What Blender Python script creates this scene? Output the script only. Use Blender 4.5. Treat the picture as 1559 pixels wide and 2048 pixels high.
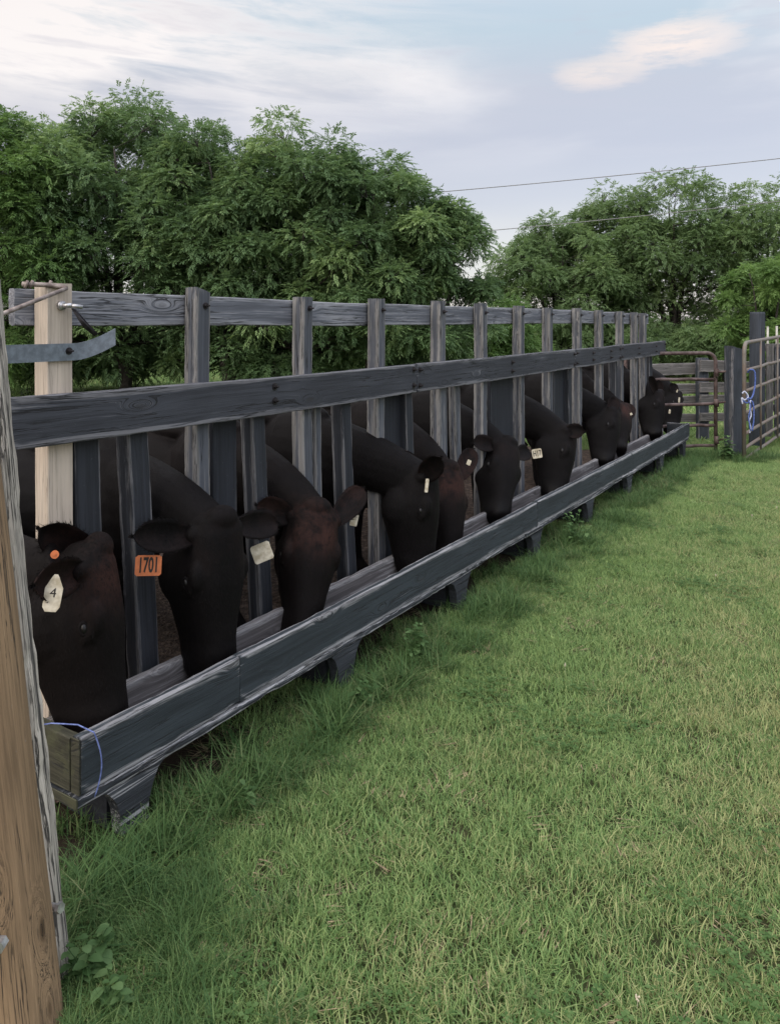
import bpy, math, random
import numpy as np
from mathutils import Vector, Matrix, noise as mnoise

S = bpy.context.scene
for o in list(bpy.data.objects): bpy.data.objects.remove(o)
COL = S.collection
R = math.radians
# ------------------------------------------------------------------ camera
FPX, CX, HY, CAMZ = 1550.0, 779.5, 645.0, 1.75
cam = bpy.data.objects.new('camera', bpy.data.cameras.new('camera')); COL.objects.link(cam)
cam.location = (0, 0, CAMZ); cam.rotation_euler = (R(90), 0, 0)
cam.data.sensor_width = 36; cam.data.lens = 36*FPX/2048
cam.data.shift_y = -(1024-HY)/2048
cam.data.clip_start = .05; cam.data.clip_end = 3000
S.camera = cam
# ------------------------------------------------------------------ colour management
S.view_settings.view_transform = 'Standard'; S.view_settings.look = 'None'
S.view_settings.exposure = 0.0; S.view_settings.gamma = 1
S.cycles.max_bounces = 6; S.cycles.transparent_max_bounces = 8
# ------------------------------------------------------------------ node helper
class NT:
    def __init__(s, nt):
        s.t = nt; nt.nodes.clear()
    def n(s, typ, ins=None, **kw):
        nd = s.t.nodes.new(typ)
        for k, v in kw.items(): setattr(nd, k, v)
        for k, v in (ins or {}).items():
            sock = nd.inputs[k]
            if isinstance(v, bpy.types.NodeSocket): s.t.links.new(v, sock)
            else: sock.default_value = v
        return nd
    def math(s, op, a, b=0.0, c=None, clamp=False):
        d = {0: a, 1: b}
        if c is not None: d[2] = c
        return s.n('ShaderNodeMath', d, operation=op, use_clamp=clamp).outputs[0]
    def mix(s, f, a, b, typ='MIX'):
        nd = s.n('ShaderNodeMix', data_type='RGBA', blend_type=typ)
        for i, v in ((0, f), (6, a), (7, b)):
            if isinstance(v, bpy.types.NodeSocket): s.t.links.new(v, nd.inputs[i])
            else: nd.inputs[i].default_value = v if i == 0 or len(v) == 4 else (*v, 1)
        return nd.outputs[2]
    def ramp(s, f, stops):
        nd = s.n('ShaderNodeValToRGB', {0: f}); cr = nd.color_ramp
        while len(cr.elements) < len(stops): cr.elements.new(.5)
        for e, (p, c) in zip(cr.elements, stops):
            e.position = p; e.color = c if len(c) == 4 else (*c, 1)
        return nd.outputs[0]
    def sm(s, f, lo, hi, a=0.0, b=1.0):
        nd = s.n('ShaderNodeMapRange', {0: f, 1: lo, 2: hi, 3: a, 4: b}, interpolation_type='SMOOTHSTEP')
        return nd.outputs[0]
    def noise(s, vec, scale, detail=4, rough=.55, dist=0.0):
        return s.n('ShaderNodeTexNoise', {'Vector': vec, 'Scale': scale, 'Detail': detail, 'Roughness': rough, 'Distortion': dist}).outputs[0]
    def mapping(s, vec, scale=(1,1,1), loc=(0,0,0), rot=(0,0,0)):
        return s.n('ShaderNodeMapping', {'Vector': vec, 'Scale': scale, 'Location': loc, 'Rotation': rot}).outputs[0]

# ------------------------------------------------------------------ world
SUN_EL, SUN_AZ = R(20), R(215)       # low evening sun veiled by cloud, from behind left of the camera
w = bpy.data.worlds.new('World'); S.world = w; w.use_nodes = True
N = NT(w.node_tree)
sky = N.n('ShaderNodeTexSky', sky_type='NISHITA', sun_disc=False, sun_elevation=SUN_EL, sun_rotation=SUN_AZ)
tc = N.n('ShaderNodeTexCoord').outputs['Generated']
sep = N.n('ShaderNodeSeparateXYZ', {0: tc})
X, Y, Z = sep.outputs
zc = N.math('MAXIMUM', Z, 0.0)
az = N.math('ARCTAN2', X, Y)                                    # azimuth, 0 = ahead
cv = N.n('ShaderNodeCombineXYZ', {0: az, 1: N.math('MULTIPLY', zc, 3.2), 2: 0.0}).outputs[0]
cv2 = N.mapping(cv, rot=(0, 0, R(12)), loc=(3.1, 1.3, 0))
n1 = N.noise(cv2, 2.3, 6, .50, .4)
n2 = N.noise(N.mapping(cv2, (1, 2.4, 1), (7, 2, 0)), 4.2, 7, .62, .3)
n3 = N.noise(N.mapping(cv2, (1, 2.0, 1), (1, 9, 0)), 1.5, 3, .5)
# elevation term: near horizon lavender grey, high up left bright white, right pale blue
base = N.ramp(zc, [(0.0, (.62, .59, .62)), (.12, (.47, .43, .47)), (.22, (.44, .41, .45)), (.285, (.47, .45, .475)), (.35, (.455, .52, .55)), (.6, (.60, .66, .80))])
cl = N.sm(n1, .44, .68)
clb = N.math('MULTIPLY', cl, N.sm(zc, .16, .34, .03, .75))
leftw = N.sm(az, .25, -.35, .0, 1.0)
clb = N.math('ADD', clb, N.math('MULTIPLY', N.math('MULTIPLY', leftw, N.sm(zc, .19, .33)), N.sm(n2, .3, .62)), clamp=True)
c1 = N.mix(clb, base, (.90, .81, .74))
c1 = N.mix(N.math('MULTIPLY', N.sm(n2, .50, .66), .35), c1, (.48, .44, .47))
c1 = N.mix(N.math('MULTIPLY', N.sm(n3, .5, .7), .22), c1, (.76, .66, .58))
# small sunlit cumulus tops, right of centre
n4 = N.noise(N.mapping(cv2, (1, 1.6, 1), (4, 4, 0)), 9.0, 8, .66)
def blob(a0, z0, ra, rz):
    da = N.math('DIVIDE', N.math('SUBTRACT', az, a0), ra); dz = N.math('DIVIDE', N.math('SUBTRACT', Z, z0), rz)
    r2 = N.math('ADD', N.math('MULTIPLY', da, da), N.math('MULTIPLY', dz, dz))
    r2 = N.math('ADD', r2, N.math('MULTIPLY', N.math('SUBTRACT', n4, .5), 4.2))
    return N.math('MULTIPLY', N.sm(r2, 1.6, -.4), N.sm(n4, .34, .54, .45, 1.0))
c1 = N.mix(N.math('MULTIPLY', blob(.350, .322, .075, .026), .9), c1, (1.0, .77, .60))
c1 = N.mix(N.math('MULTIPLY', blob(.262, .297, .058, .018), .75), c1, (.92, .72, .56))
# unseen sky overhead and behind the camera, brightened to light the scene
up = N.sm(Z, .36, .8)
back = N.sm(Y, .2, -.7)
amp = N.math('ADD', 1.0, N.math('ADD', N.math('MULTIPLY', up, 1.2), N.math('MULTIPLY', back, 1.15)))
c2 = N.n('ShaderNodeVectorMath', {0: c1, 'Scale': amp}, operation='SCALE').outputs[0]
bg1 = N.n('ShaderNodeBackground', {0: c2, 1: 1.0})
bg2 = N.n('ShaderNodeBackground', {0: sky.outputs[0], 1: .05})
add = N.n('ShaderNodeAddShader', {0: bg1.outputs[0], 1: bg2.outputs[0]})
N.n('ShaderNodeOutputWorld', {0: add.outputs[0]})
sun = bpy.data.objects.new('sun', bpy.data.lights.new('sun', 'SUN')); COL.objects.link(sun)
sun.data.energy = 1.2; sun.data.angle = R(25); sun.data.color = (1, .93, .84)
sun.rotation_euler = (Vector((math.sin(SUN_AZ)*math.cos(R(36)), math.cos(SUN_AZ)*math.cos(R(36)), math.sin(R(36))))).to_track_quat('Z', 'Y').to_euler()

# ------------------------------------------------------------------ frame of the feed bunk
VX = (1765-CX)/FPX; _l = math.hypot(VX, 1)
D = Vector((VX/_l, 1/_l, 0)); NN = Vector((D.y, -D.x, 0))       # D along the bunk, NN towards the viewer
UP = Vector((0, 0, 1))
def P(u, c, z): return D*u - NN*c + UP*z                         # c = distance behind the camera's own line
def px(x, y, c):
    t = (x-CX)/FPX; Zd = c/(D.x - D.y*t)
    return Vector((Zd*t, Zd, CAMZ-(y-HY)*Zd/FPX))
def ux(x, c):                                                    # u of a picture column on the line c
    t = (x-CX)/FPX; return c*(D.y+D.x*t)/(D.x-D.y*t)
def gz(x, y):                                                    # ground height
    s = min(max((y-8.5)/3, 0), 1); s = s*s*(3-2*s)
    return -.10*s + .012*mnoise.noise(Vector((x*.6, y*.6, 0)))
# ------------------------------------------------------------------ object helpers
def tag(o, label=None, cat=None, group=None, kind=None):
    for k, v in (('label', label), ('category', cat), ('group', group), ('kind', kind)):
        if v: o[k] = v
    return o
def empty(name, loc, **kw):
    o = bpy.data.objects.new(name, None); COL.objects.link(o); o.location = loc; o.empty_display_size = .1
    tag(o, **kw); return o
def attach(o, parent):
    if parent is None: return o
    m = Matrix.Identity(4); q = parent
    def wm(p):
        L = Matrix.LocRotScale(p.location, p.rotation_euler, p.scale)
        return L if p.parent is None else wm(p.parent) @ p.matrix_parent_inverse @ L
    o.parent = parent; o.matrix_parent_inverse = wm(parent).inverted(); return o
def mesh_obj(name, V, F, mat, parent=None, smooth=True, attrs=None):
    me = bpy.data.meshes.new(name)
    if isinstance(V, np.ndarray) and isinstance(F, np.ndarray):
        nv, nf, k = len(V), len(F), F.shape[1]
        me.vertices.add(nv); me.vertices.foreach_set('co', V.astype(np.float32).ravel())
        me.loops.add(nf*k); me.loops.foreach_set('vertex_index', F.astype(np.int32).ravel())
        me.polygons.add(nf); me.polygons.foreach_set('loop_start', np.arange(0, nf*k, k, dtype=np.int32))
        me.update(calc_edges=True)
    else:
        me.from_pydata([tuple(v) for v in V], [], F)
    for k, a in (attrs or {}).items():
        at = me.attributes.new(k, 'FLOAT', 'POINT'); at.data.foreach_set('value', np.asarray(a, dtype=np.float32))
    if smooth: me.polygons.foreach_set('use_smooth', [True]*len(me.polygons))
    me.materials.append(mat)
    o = bpy.data.objects.new(name, me); COL.objects.link(o)
    return attach(o, parent)
class MB:
    def __init__(s): s.V = []; s.F = []
    def add(s, V, F):
        b = len(s.V); s.V += [Vector(v) for v in V]; s.F += [tuple(i+b for i in f) for f in F]; return s
    def tube(s, pts, rad, n=8, caps=True, phase=0.0, ry=None):
        pts = [Vector(p) for p in pts]; m = len(pts)
        if not hasattr(rad, '__len__'): rad = [rad]*m
        V = []; prev = None
        for i, p in enumerate(pts):
            t = (pts[min(i+1, m-1)]-pts[max(i-1, 0)]).normalized()
            if prev is None:
                a = t.orthogonal() if abs(t.z) > .95 else t.cross(UP)
                a.normalize()
            else:
                a = (prev - t*prev.dot(t)).normalized()
            prev = a; b = t.cross(a)
            for k in range(n):
                th = 2*math.pi*k/n+phase
                V.append(p + a*math.cos(th)*rad[i] + b*math.sin(th)*rad[i])
        F = [(i*n+k, i*n+(k+1) % n, (i+1)*n+(k+1) % n, (i+1)*n+k) for i in range(m-1) for k in range(n)]
        if caps: F += [tuple(range(n-1, -1, -1)), tuple((m-1)*n+k for k in range(n))]
        return s.add(V, F)
    def box(s, c, ax, ay, az):
        V = [Vector(c)+ax*i+ay*j+az*k for i in (-1, 1) for j in (-1, 1) for k in (-1, 1)]
        return s.add(V, [(0,1,3,2), (4,6,7,5), (0,4,5,1), (2,3,7,6), (0,2,6,4), (1,5,7,3)])
    def prism(s, poly, off):
        n = len(poly); V = [Vector(p) for p in poly]+[Vector(p)+off for p in poly]
        return s.add(V, [tuple(range(n-1, -1, -1)), tuple(range(n, 2*n))]+[(i, (i+1) % n, n+(i+1) % n, n+i) for i in range(n)])
    def ell(s, c, r, axes=None, nu=12, nv=8):
        A = axes or (Vector((1,0,0)), Vector((0,1,0)), Vector((0,0,1))); c = Vector(c)
        if not hasattr(r, '__len__'): r = (r, r, r)
        V = [c+A[2]*r[2]]
        for j in range(1, nv):
            ph = math.pi*j/nv
            for i in range(nu):
                th = 2*math.pi*i/nu
                V.append(c+A[0]*r[0]*math.sin(ph)*math.cos(th)+A[1]*r[1]*math.sin(ph)*math.sin(th)+A[2]*r[2]*math.cos(ph))
        V.append(c-A[2]*r[2]); L = len(V)-1
        F = [(0, 1+i, 1+(i+1) % nu) for i in range(nu)]
        F += [(1+j*nu+i, 1+(j+1)*nu+i, 1+(j+1)*nu+(i+1) % nu, 1+j*nu+(i+1) % nu) for j in range(nv-2) for i in range(nu)]
        F += [(1+(nv-2)*nu+(i+1) % nu, 1+(nv-2)*nu+i, L) for i in range(nu)]
        return s.add(V, F)
    def obj(s, name, mat, parent=None, smooth=True): return mesh_obj(name, s.V, s.F, mat, parent, smooth)

def board(name, p0, p1, wdir, W, T, mat, parent=None, rough=.002, seed=0, warp=0.0, chamf=.004, cut0=0, cut1=0):
    """sawn timber: p0->p1 centre line, wdir = direction of its width W, T thickness; edge attribute for wear"""
    p0 = Vector(p0); p1 = Vector(p1); ex = (p1-p0); L = ex.length; ex.normalize()
    ey = (Vector(wdir)-ex*Vector(wdir).dot(ex)).normalized(); ez = ex.cross(ey)
    hw, ht = W/2, T/2; ch = min(chamf, ht*.6)
    def side(a, b, k, e0, e1):
        return [(a[0]+(b[0]-a[0])*i/k, a[1]+(b[1]-a[1])*i/k, max(0, 1-min(i, k-i)/1.0)) for i in range(k)]
    C = [(hw-ch, -ht), (hw, -ht+ch), (hw, ht-ch), (hw-ch, ht), (-hw+ch, ht), (-hw, ht-ch), (-hw, -ht+ch), (-hw+ch, -ht)]
    ring = []
    kk = [1, 2, 1, 6, 1, 2, 1, 6]
    for i in range(8): ring += side(C[i], C[(i+1) % 8], kk[i], 1, 1)
    n = len(ring); m = max(3, int(L/.045)+1)
    V = []; E = []
    sd = seed*7.31
    for i in range(m+1):
        f = i/m; x = L*f
        wy = warp*math.sin(f*math.pi)+ .6*rough*mnoise.noise(Vector((x*1.3, sd, 0)))*4
        wz = .5*rough*mnoise.noise(Vector((x*1.1, sd, 5)))*4
        for (y, z, e) in ring:
            d = mnoise.noise(Vector((x*9+sd, y*30, z*30)))+.6*mnoise.noise(Vector((x*30+sd, y*60, z*60)))
            k = rough*(1+2.2*e*max(0, mnoise.noise(Vector((x*4+sd, y*10, z*10+9)))+.3))
            sc = 1 - k*abs(d)*1.2/max(hw, ht)
            yy = y*(1-k*abs(d)/hw*e) + wy; zz = z*(1-k*abs(d)/ht*.5*(.3+e)) + wz
            xx = x
            if i == m: xx += cut1*(y/hw) + rough*d
            if i == 0: xx += cut0*(y/hw) + rough*d
            V.append((xx, yy, zz)); E.append(.35 if i in (0, m) else e)
    F = [(i*n+k, (i+1)*n+k, (i+1)*n+(k+1) % n, i*n+(k+1) % n) for i in range(m) for k in range(n)]
    F += [tuple(range(n)), tuple(m*n+k for k in range(n-1, -1, -1))]
    o = mesh_obj(name, V, F, mat, None, False, {'edge': E})
    M = Matrix((ex, ey, ez)).transposed().to_4x4(); M.translation = p0
    o.matrix_world = M
    if parent:
        wp = Matrix.Translation(parent.location)
        o.parent = parent; o.matrix_parent_inverse = wp.inverted(); o.matrix_basis = M
    return o

# ------------------------------------------------------------------ materials
def newmat(name):
    m = bpy.data.materials.new(name); m.use_nodes = True; return m, NT(m.node_tree)
def finish(N, bsdf, disp=None):
    N.n('ShaderNodeOutputMaterial', {0: bsdf})
def wood(name, paint, bare, wear=.5, edgew=.6, moss=0.0, crack=1.0, knots=.3, rough=.75, bare2=None, bump=.5, contrast=1.0, gs=1.0):
    m, N = newmat(name)
    ob = N.n('ShaderNodeTexCoord').outputs['Object']
    rnd = N.n('ShaderNodeObjectInfo').outputs['Random']
    off = N.n('ShaderNodeCombineXYZ', {0: N.math('MULTIPLY', rnd, 37.0), 1: N.math('MULTIPLY', rnd, 11.0), 2: N.math('MULTIPLY', rnd, 5.0)}).outputs[0]
    v = N.n('ShaderNodeVectorMath', {0: ob, 1: off}, operation='ADD').outputs[0]
    # knots bend the grain
    kv = N.mapping(v, (2.2, 7, 7))
    vor = N.n('ShaderNodeTexVoronoi', {'Vector': kv, 'Scale': 1.0}).outputs['Distance']
    knot = N.sm(vor, .30, .02)
    low = N.noise(N.mapping(v, (1.0, 5, 5)), 1.0, 2, .5)
    gy = N.n('ShaderNodeCombineXYZ', {0: 0.0, 1: N.math('ADD', N.math('MULTIPLY', knot, .035*knots*3), N.math('MULTIPLY', low, .05)), 2: 0.0}).outputs[0]
    gv = N.n('ShaderNodeVectorMath', {0: v, 1: gy}, operation='ADD').outputs[0]
    g1 = N.noise(N.mapping(gv, (1.6*gs, 70*gs, 70*gs)), 1.0, 6, .6)
    g2 = N.noise(N.mapping(gv, (5*gs, 240*gs, 240*gs)), 1.0, 4, .65)
    g3 = N.noise(N.mapping(gv, (.9, 28*gs, 28*gs)), 1.0, 5, .6)
    patch = N.noise(N.mapping(v, (1.6, 9, 9)), 1.0, 5, .6)
    fine = N.noise(v, 60, 5, .7)
    ed = N.n('ShaderNodeAttribute', attribute_name='edge').outputs['Fac']
    # how worn the paint is
    wv = N.math('ADD', N.math('MULTIPLY', g1, .75), N.math('MULTIPLY', patch, .65))
    wv = N.math('ADD', wv, N.math('MULTIPLY', ed, edgew*.36))
    wv = N.math('ADD', wv, N.math('MULTIPLY', N.math('SUBTRACT', g2, .5), .5))
    wm = N.sm(wv, .96-.36*wear, 1.12-.34*wear)
    b2 = bare2 or tuple(c*.55 for c in bare)
    barec = N.mix(N.sm(g3, .36, .66), b2, bare)
    barec = N.mix(N.math('MULTIPLY', N.sm(g2, .40, .62), .5*contrast), barec, tuple(min(1, c*1.45) for c in bare))
    pc = N.mix(N.sm(patch, .3, .7), tuple(c*.72 for c in paint), tuple(c*1.3 for c in paint))
    pc = N.mix(N.math('MULTIPLY', N.sm(g1, .4, .62), .45*contrast), pc, tuple(c*1.9 for c in paint))
    col = N.mix(wm, pc, barec)
    col = N.mix(N.math('MULTIPLY', N.sm(vor, .12, .03), knots), col, tuple(c*.35 for c in b2))
    ck = N.math('MULTIPLY', N.sm(N.math('ABSOLUTE', N.math('SUBTRACT', g3, .5)), .020, .004), crack, None, True)
    ck = N.math('MULTIPLY', ck, N.sm(patch, .42, .55))
    col = N.mix(N.math('MULTIPLY', ck, .85), col, (.012, .012, .013))
    if moss:
        ms = N.sm(N.noise(v, 9, 5, .65), .62-.3*moss, .72-.2*moss)
        col = N.mix(N.math('MULTIPLY', ms, .8), col, (.060, .062, .034))
    col = N.mix(N.math('MULTIPLY', N.sm(fine, .66, .74), .35), col, (.3, .3, .3))
    h = N.math('ADD', N.math('MULTIPLY', g1, .6), N.math('MULTIPLY', g2, .5))
    h = N.math('SUBTRACT', h, N.math('MULTIPLY', ck, .9))
    h = N.math('SUBTRACT', h, N.math('MULTIPLY', wm, .25))
    bp = N.n('ShaderNodeBump', {'Height': h, 'Strength': bump, 'Distance': .006})
    b = N.n('ShaderNodeBsdfPrincipled', {'Base Color': col, 'Roughness': rough, 'Normal': bp.outputs[0], 'Specular IOR Level': .3})
    finish(N, b.outputs[0]); return m
def plain(name, col, rough=.6, metal=0.0, var=.25, scale=20, col2=None, bump=.2, spec=.5):
    m, N = newmat(name)
    ob = N.n('ShaderNodeTexCoord').outputs['Object']
    n = N.noise(ob, scale, 5, .6)
    c = N.mix(N.sm(n, .35, .68), tuple(x*(1-var) for x in col), col2 or tuple(min(1, x*(1+var)) for x in col))
    bp = N.n('ShaderNodeBump', {'Height': n, 'Strength': bump, 'Distance': .003})
    b = N.n('ShaderNodeBsdfPrincipled', {'Base Color': c, 'Roughness': rough, 'Metallic': metal, 'Normal': bp.outputs[0], 'Specular IOR Level': spec})
    finish(N, b.outputs[0]); return m

M = {}
M['trough'] = wood('slate_painted_wood', (.028, .035, .041), (.27, .27, .28), .24, 1.15, crack=.8, knots=.4, contrast=.6)
M['lip'] = wood('peeling_wood', (.024, .028, .033), (.34, .34, .35), .50, .5, crack=1, bump=.9)
M['peel'] = wood('flaking_leg_paint', (.030, .034, .040), (.36, .36, .37), .74, .2, crack=1.4, bump=1.2)
M['legdark'] = wood('dark_leg_paint', (.028, .032, .038), (.20, .20, .21), .45, .2, crack=1.2, bump=1.0)
M['rail'] = wood('charcoal_painted_rail', (.037, .040, .048), (.16, .16, .172), .40, 1.0, crack=1.6, knots=.8, contrast=.6)
M['toprail'] = wood('grey_weathered_rail', (.105, .112, .130), (.235, .24, .26), .80, .7, crack=1.0, knots=.5)
M['post'] = wood('weathered_post', (.066, .072, .085), (.205, .20, .195), .56, .8, crack=1.2, knots=.2, contrast=.7)
M['divider'] = wood('dark_painted_divider', (.020, .0225, .028), (.12, .12, .125), .22, .9, crack=.5, knots=.1)
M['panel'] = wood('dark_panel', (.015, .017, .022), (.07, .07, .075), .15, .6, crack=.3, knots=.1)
M['newwood'] = wood('new_pale_timber', (.40, .345, .285), (.46, .39, .315), .5, .3, crack=.5, knots=.5, bare2=(.33, .27, .21), bump=.3, contrast=.4, gs=1.6)
M['backboard'] = wood('inner_trough_board', (.11, .10, .10), (.26, .25, .25), .7, .8, crack=.6)
M['endwood'] = wood('mossy_end_grain', (.035, .034, .023), (.075, .072, .048), .5, .5, moss=.5, crack=1)
M['oldfence'] = wood('old_grey_fence', (.085, .082, .080), (.19, .18, .175), .6, .7, crack=1)
M['darkpost'] = wood('dark_square_post', (.030, .036, .046), (.15, .15, .16), .25, .8, crack=.8)
M['steel'] = plain('galvanised_strap', (.17, .20, .235), .45, .5, .2, 40)
M['bolt'] = plain('rusty_bolt', (.035, .032, .035), .5, .7, .4, 60)
M['zinc'] = plain('zinc_bolt', (.45, .45, .46), .4, .8, .3, 50)
M['rustpipe'] = plain('rusty_pipe', (.22, .17, .15), .6, .3, .35, 25, (.34, .29, .26))
M['gatebrown'] = plain('rusty_gate_tube', (.085, .050, .045), .65, .2, .4, 8, (.15, .11, .105))
M['gategrey'] = plain('pale_gate_tube', (.215, .20, .175), .6, .1, .3, 7, (.16, .115, .092))
M['whitepost'] = plain('white_rod', (.36, .35, .31), .6)
M['twine'] = plain('blue_twine', (.09, .13, .34), .6, 0, .3, 60, (.17, .22, .48))
M['rope'] = plain('blue_rope', (.04, .08, .32), .7, 0, .4, 90, (.12, .19, .5))
M['ropewhite'] = plain('pale_rope', (.45, .48, .62), .7, 0, .3, 90)
M['cream'] = plain('cream_plastic_tag', (.50, .43, .30), .55, 0, .25, 30, (.62, .57, .46))
M['orange'] = plain('orange_plastic_tag', (.52, .155, .055), .55, 0, .12, 30)
M['ink'] = plain('black_ink', (.02, .015, .012), .7)
M['eye'] = plain('dark_eye', (.004, .0035, .0035), .38, 0, .1, 5, bump=0, spec=.35)
M['wire'] = plain('power_cable', (.20, .20, .20), .6)

def cowmat(name, coat, brown, amt):
    m, N = newmat(name)
    ob = N.n('ShaderNodeTexCoord').outputs['Object']
    nb = N.noise(ob, 5, 4, .6); nf = N.noise(N.mapping(ob, (1, 1, .30)), 130, 5, .75); nm_ = N.noise(ob, 28, 5, .65, .8)
    br = N.n('ShaderNodeAttribute', attribute_name='brown').outputs['Fac']
    f = N.math('MULTIPLY', N.math('MULTIPLY', br, N.sm(N.math('ADD', N.math('MULTIPLY', nb, .6), N.math('MULTIPLY', nm_, .4)), .38, .60)), amt, clamp=True)
    c = N.mix(N.sm(nb, .3, .7), tuple(x*.75 for x in coat), tuple(x*1.25 for x in coat))
    c = N.mix(f, c, brown)
    c = N.mix(N.math('MULTIPLY', N.sm(nf, .5, .75), .35), c, tuple(x*3.0 for x in coat))
    c = N.mix(N.math('MULTIPLY', N.sm(nm_, .55, .72), .5), c, tuple(x*2.2 for x in coat))
    mz = N.n('ShaderNodeAttribute', attribute_name='muzzle').outputs['Fac']
    rg = N.math('SUBTRACT', .66, N.math('MULTIPLY', mz, .25))
    bp = N.n('ShaderNodeBump', {'Height': N.math('ADD', nf, N.math('MULTIPLY', nm_, .9)), 'Strength': .55, 'Distance': .0035})
    b = N.n('ShaderNodeBsdfPrincipled', {'Base Color': c, 'Roughness': rg, 'Normal': bp.outputs[0], 'Specular IOR Level': .09,
                                         'Sheen Weight': .012, 'Sheen Roughness': .5})
    b.inputs['Sheen Tint'].default_value = (.55, .45, .42, 1)
    finish(N, b.outputs[0]); return m
M['cow'] = cowmat('black_coat', (.0034, .0029, .0031), (.026, .013, .011), .55)
M['cowbrown'] = cowmat('brown_black_coat', (.0045, .0034, .0033), (.036, .016, .0125), .9)

hm, N = newmat('coat_hair')
hr = N.n('ShaderNodeNewGeometry').outputs['Random Per Island']
finish(N, N.n('ShaderNodeBsdfPrincipled', {'Base Color': N.mix(hr, (.0035, .003, .0032), (.0085, .0065, .0062)), 'Roughness': .65, 'Specular IOR Level': .10}).outputs[0])
M['hair'] = hm
# ------------------------------------------------------------------ ground
gm, N = newmat('grass_soil')
gp = N.n('ShaderNodeNewGeometry').outputs['Position']
a = N.noise(gp, 1.1, 5, .6); b_ = N.noise(gp, 35, 5, .7)
c = N.mix(N.sm(a, .35, .65), (.040, .060, .020), (.060, .066, .030))
c = N.mix(N.sm(b_, .45, .7), c, (.028, .024, .016))
far = N.n('ShaderNodeSeparateXYZ', {0: gp}).outputs[1]
sx_ = N.n('ShaderNodeSeparateXYZ', {0: gp}).outputs[0]
cc_ = N.math('ADD', N.math('MULTIPLY', sx_, D.y), N.math('MULTIPLY', far, -D.x))
c = N.mix(N.sm(cc_, -1.9, -2.15), c, N.mix(a, (.018, .014, .011), (.045, .034, .024)))
c = N.mix(N.sm(far, 12, 16), c, (.07, .10, .03))
bp = N.n('ShaderNodeBump', {'Height': b_, 'Strength': .8, 'Distance': .02})
finish(N, N.n('ShaderNodeBsdfPrincipled', {'Base Color': c, 'Roughness': .95, 'Normal': bp.outputs[0], 'Specular IOR Level': .1}).outputs[0])
def axis(a, b, step, far): 
    L = list(np.arange(a, b+1e-6, step)); x = step; lo = [a]; hi = [b]
    while hi[-1] < far: x *= 1.35; hi.append(hi[-1]+x); 
    x = step
    while lo[-1] > -far: x *= 1.35; lo.append(lo[-1]-x)
    return np.array(lo[:0:-1]+L+hi[1:])
xs = axis(-6, 12, .3, 900); ys = axis(-3, 18, .3, 900)
V = [(x, y, gz(x, y)) for y in ys for x in xs]; nx = len(xs)
F = [(j*nx+i, j*nx+i+1, (j+1)*nx+i+1, (j+1)*nx+i) for j in range(len(ys)-1) for i in range(nx-1)]
g = mesh_obj('ground', V, F, gm); tag(g, 'mown pasture ground running out to the horizon', 'ground', kind='structure')
# trodden pen floor behind the trough
dm, N = newmat('trodden_straw_dirt')
gp = N.n('ShaderNodeNewGeometry').outputs['Position']
a = N.noise(gp, 22, 6, .75); v2 = N.n('ShaderNodeTexVoronoi', {'Vector': gp, 'Scale': 55.0}).outputs['Distance']
c = N.ramp(a, [(.3, (.02, .013, .010)), (.48, (.07, .045, .032)), (.62, (.17, .12, .09)), (.75, (.36, .29, .23))])
bp = N.n('ShaderNodeBump', {'Height': N.math('ADD', a, v2), 'Strength': 1.0, 'Distance': .03})
finish(N, N.n('ShaderNodeBsdfPrincipled', {'Base Color': c, 'Roughness': .95, 'Normal': bp.outputs[0]}).outputs[0])
V = []; F = []; nu, nc = 50, 24
for j in range(nc+1):
    for i in range(nu+1):
        p = P(-1.5+i*12.6/nu, 2.52+j*6.5/nc, 0); V.append((p.x, p.y, gz(p.x, p.y)+.012))
F = [(j*(nu+1)+i, (j+1)*(nu+1)+i, (j+1)*(nu+1)+i+1, j*(nu+1)+i+1) for j in range(nc) for i in range(nu)]
g = mesh_obj('pen_floor', V, F, dm); tag(g, 'trodden brown dirt and straw floor of the cattle pen', 'pen floor', kind='structure')

# ------------------------------------------------------------------ feed trough
rng = random.Random(4)
C0 = 2.158; HT = .42                       # front face line and top height of the trough
tr = empty('feed_trough', P(6.1, C0+.15, 0), label='long low slate grey wooden feed trough on short legs in front of the cattle', cat='feed trough')
U0, U1 = 1.56, 10.76
joints = [U0, 3.95-1.2, 6.03-.32, 8.15, U1]
joints = [U0, ux(480, C0), ux(1074, C0), ux(1262, C0), U1]
for i in range(4):
    a, b = joints[i]+.0015, joints[i+1]-.0015
    o = board('front_board', P(a, C0+.022, HT-.092), P(b, C0+.022, HT-.092), UP, .184, .044, M['trough'], tr, .0028, 3+i, warp=-.004)
for i, (a, b) in enumerate(((U0, 4.3), (4.303, 7.6), (7.603, U1-.25))):
    board('back_board', P(a, C0+.30, HT-.13), P(b, C0+.30, HT-.13), UP, .15, .042, M['backboard'], tr, .004, 13+i)
for i, (a, b) in enumerate(((U0-.012, 5.2), (5.203, U1-.02))):
    board('floor_board', P(a, C0+.164, HT-.204), P(b, C0+.164, HT-.204), NN, .33, .036, M['lip'], tr, .006, 23+i, chamf=.006)
board('end_board', P(U0+.012, C0+.046, HT-.094), P(U0+.012, C0+.277, HT-.094), UP, .178, .04, M['endwood'], tr, .003, 31)
board('end_board', P(U1-.03, C0+.046, HT-.094), P(U1-.03, C0+.277, HT-.094), UP, .178, .04, M['lip'], tr, .003, 32)
legs = [1.66, 2.90, 4.10, 5.31, 6.55, 7.80, 9.15, 10.35]
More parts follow.
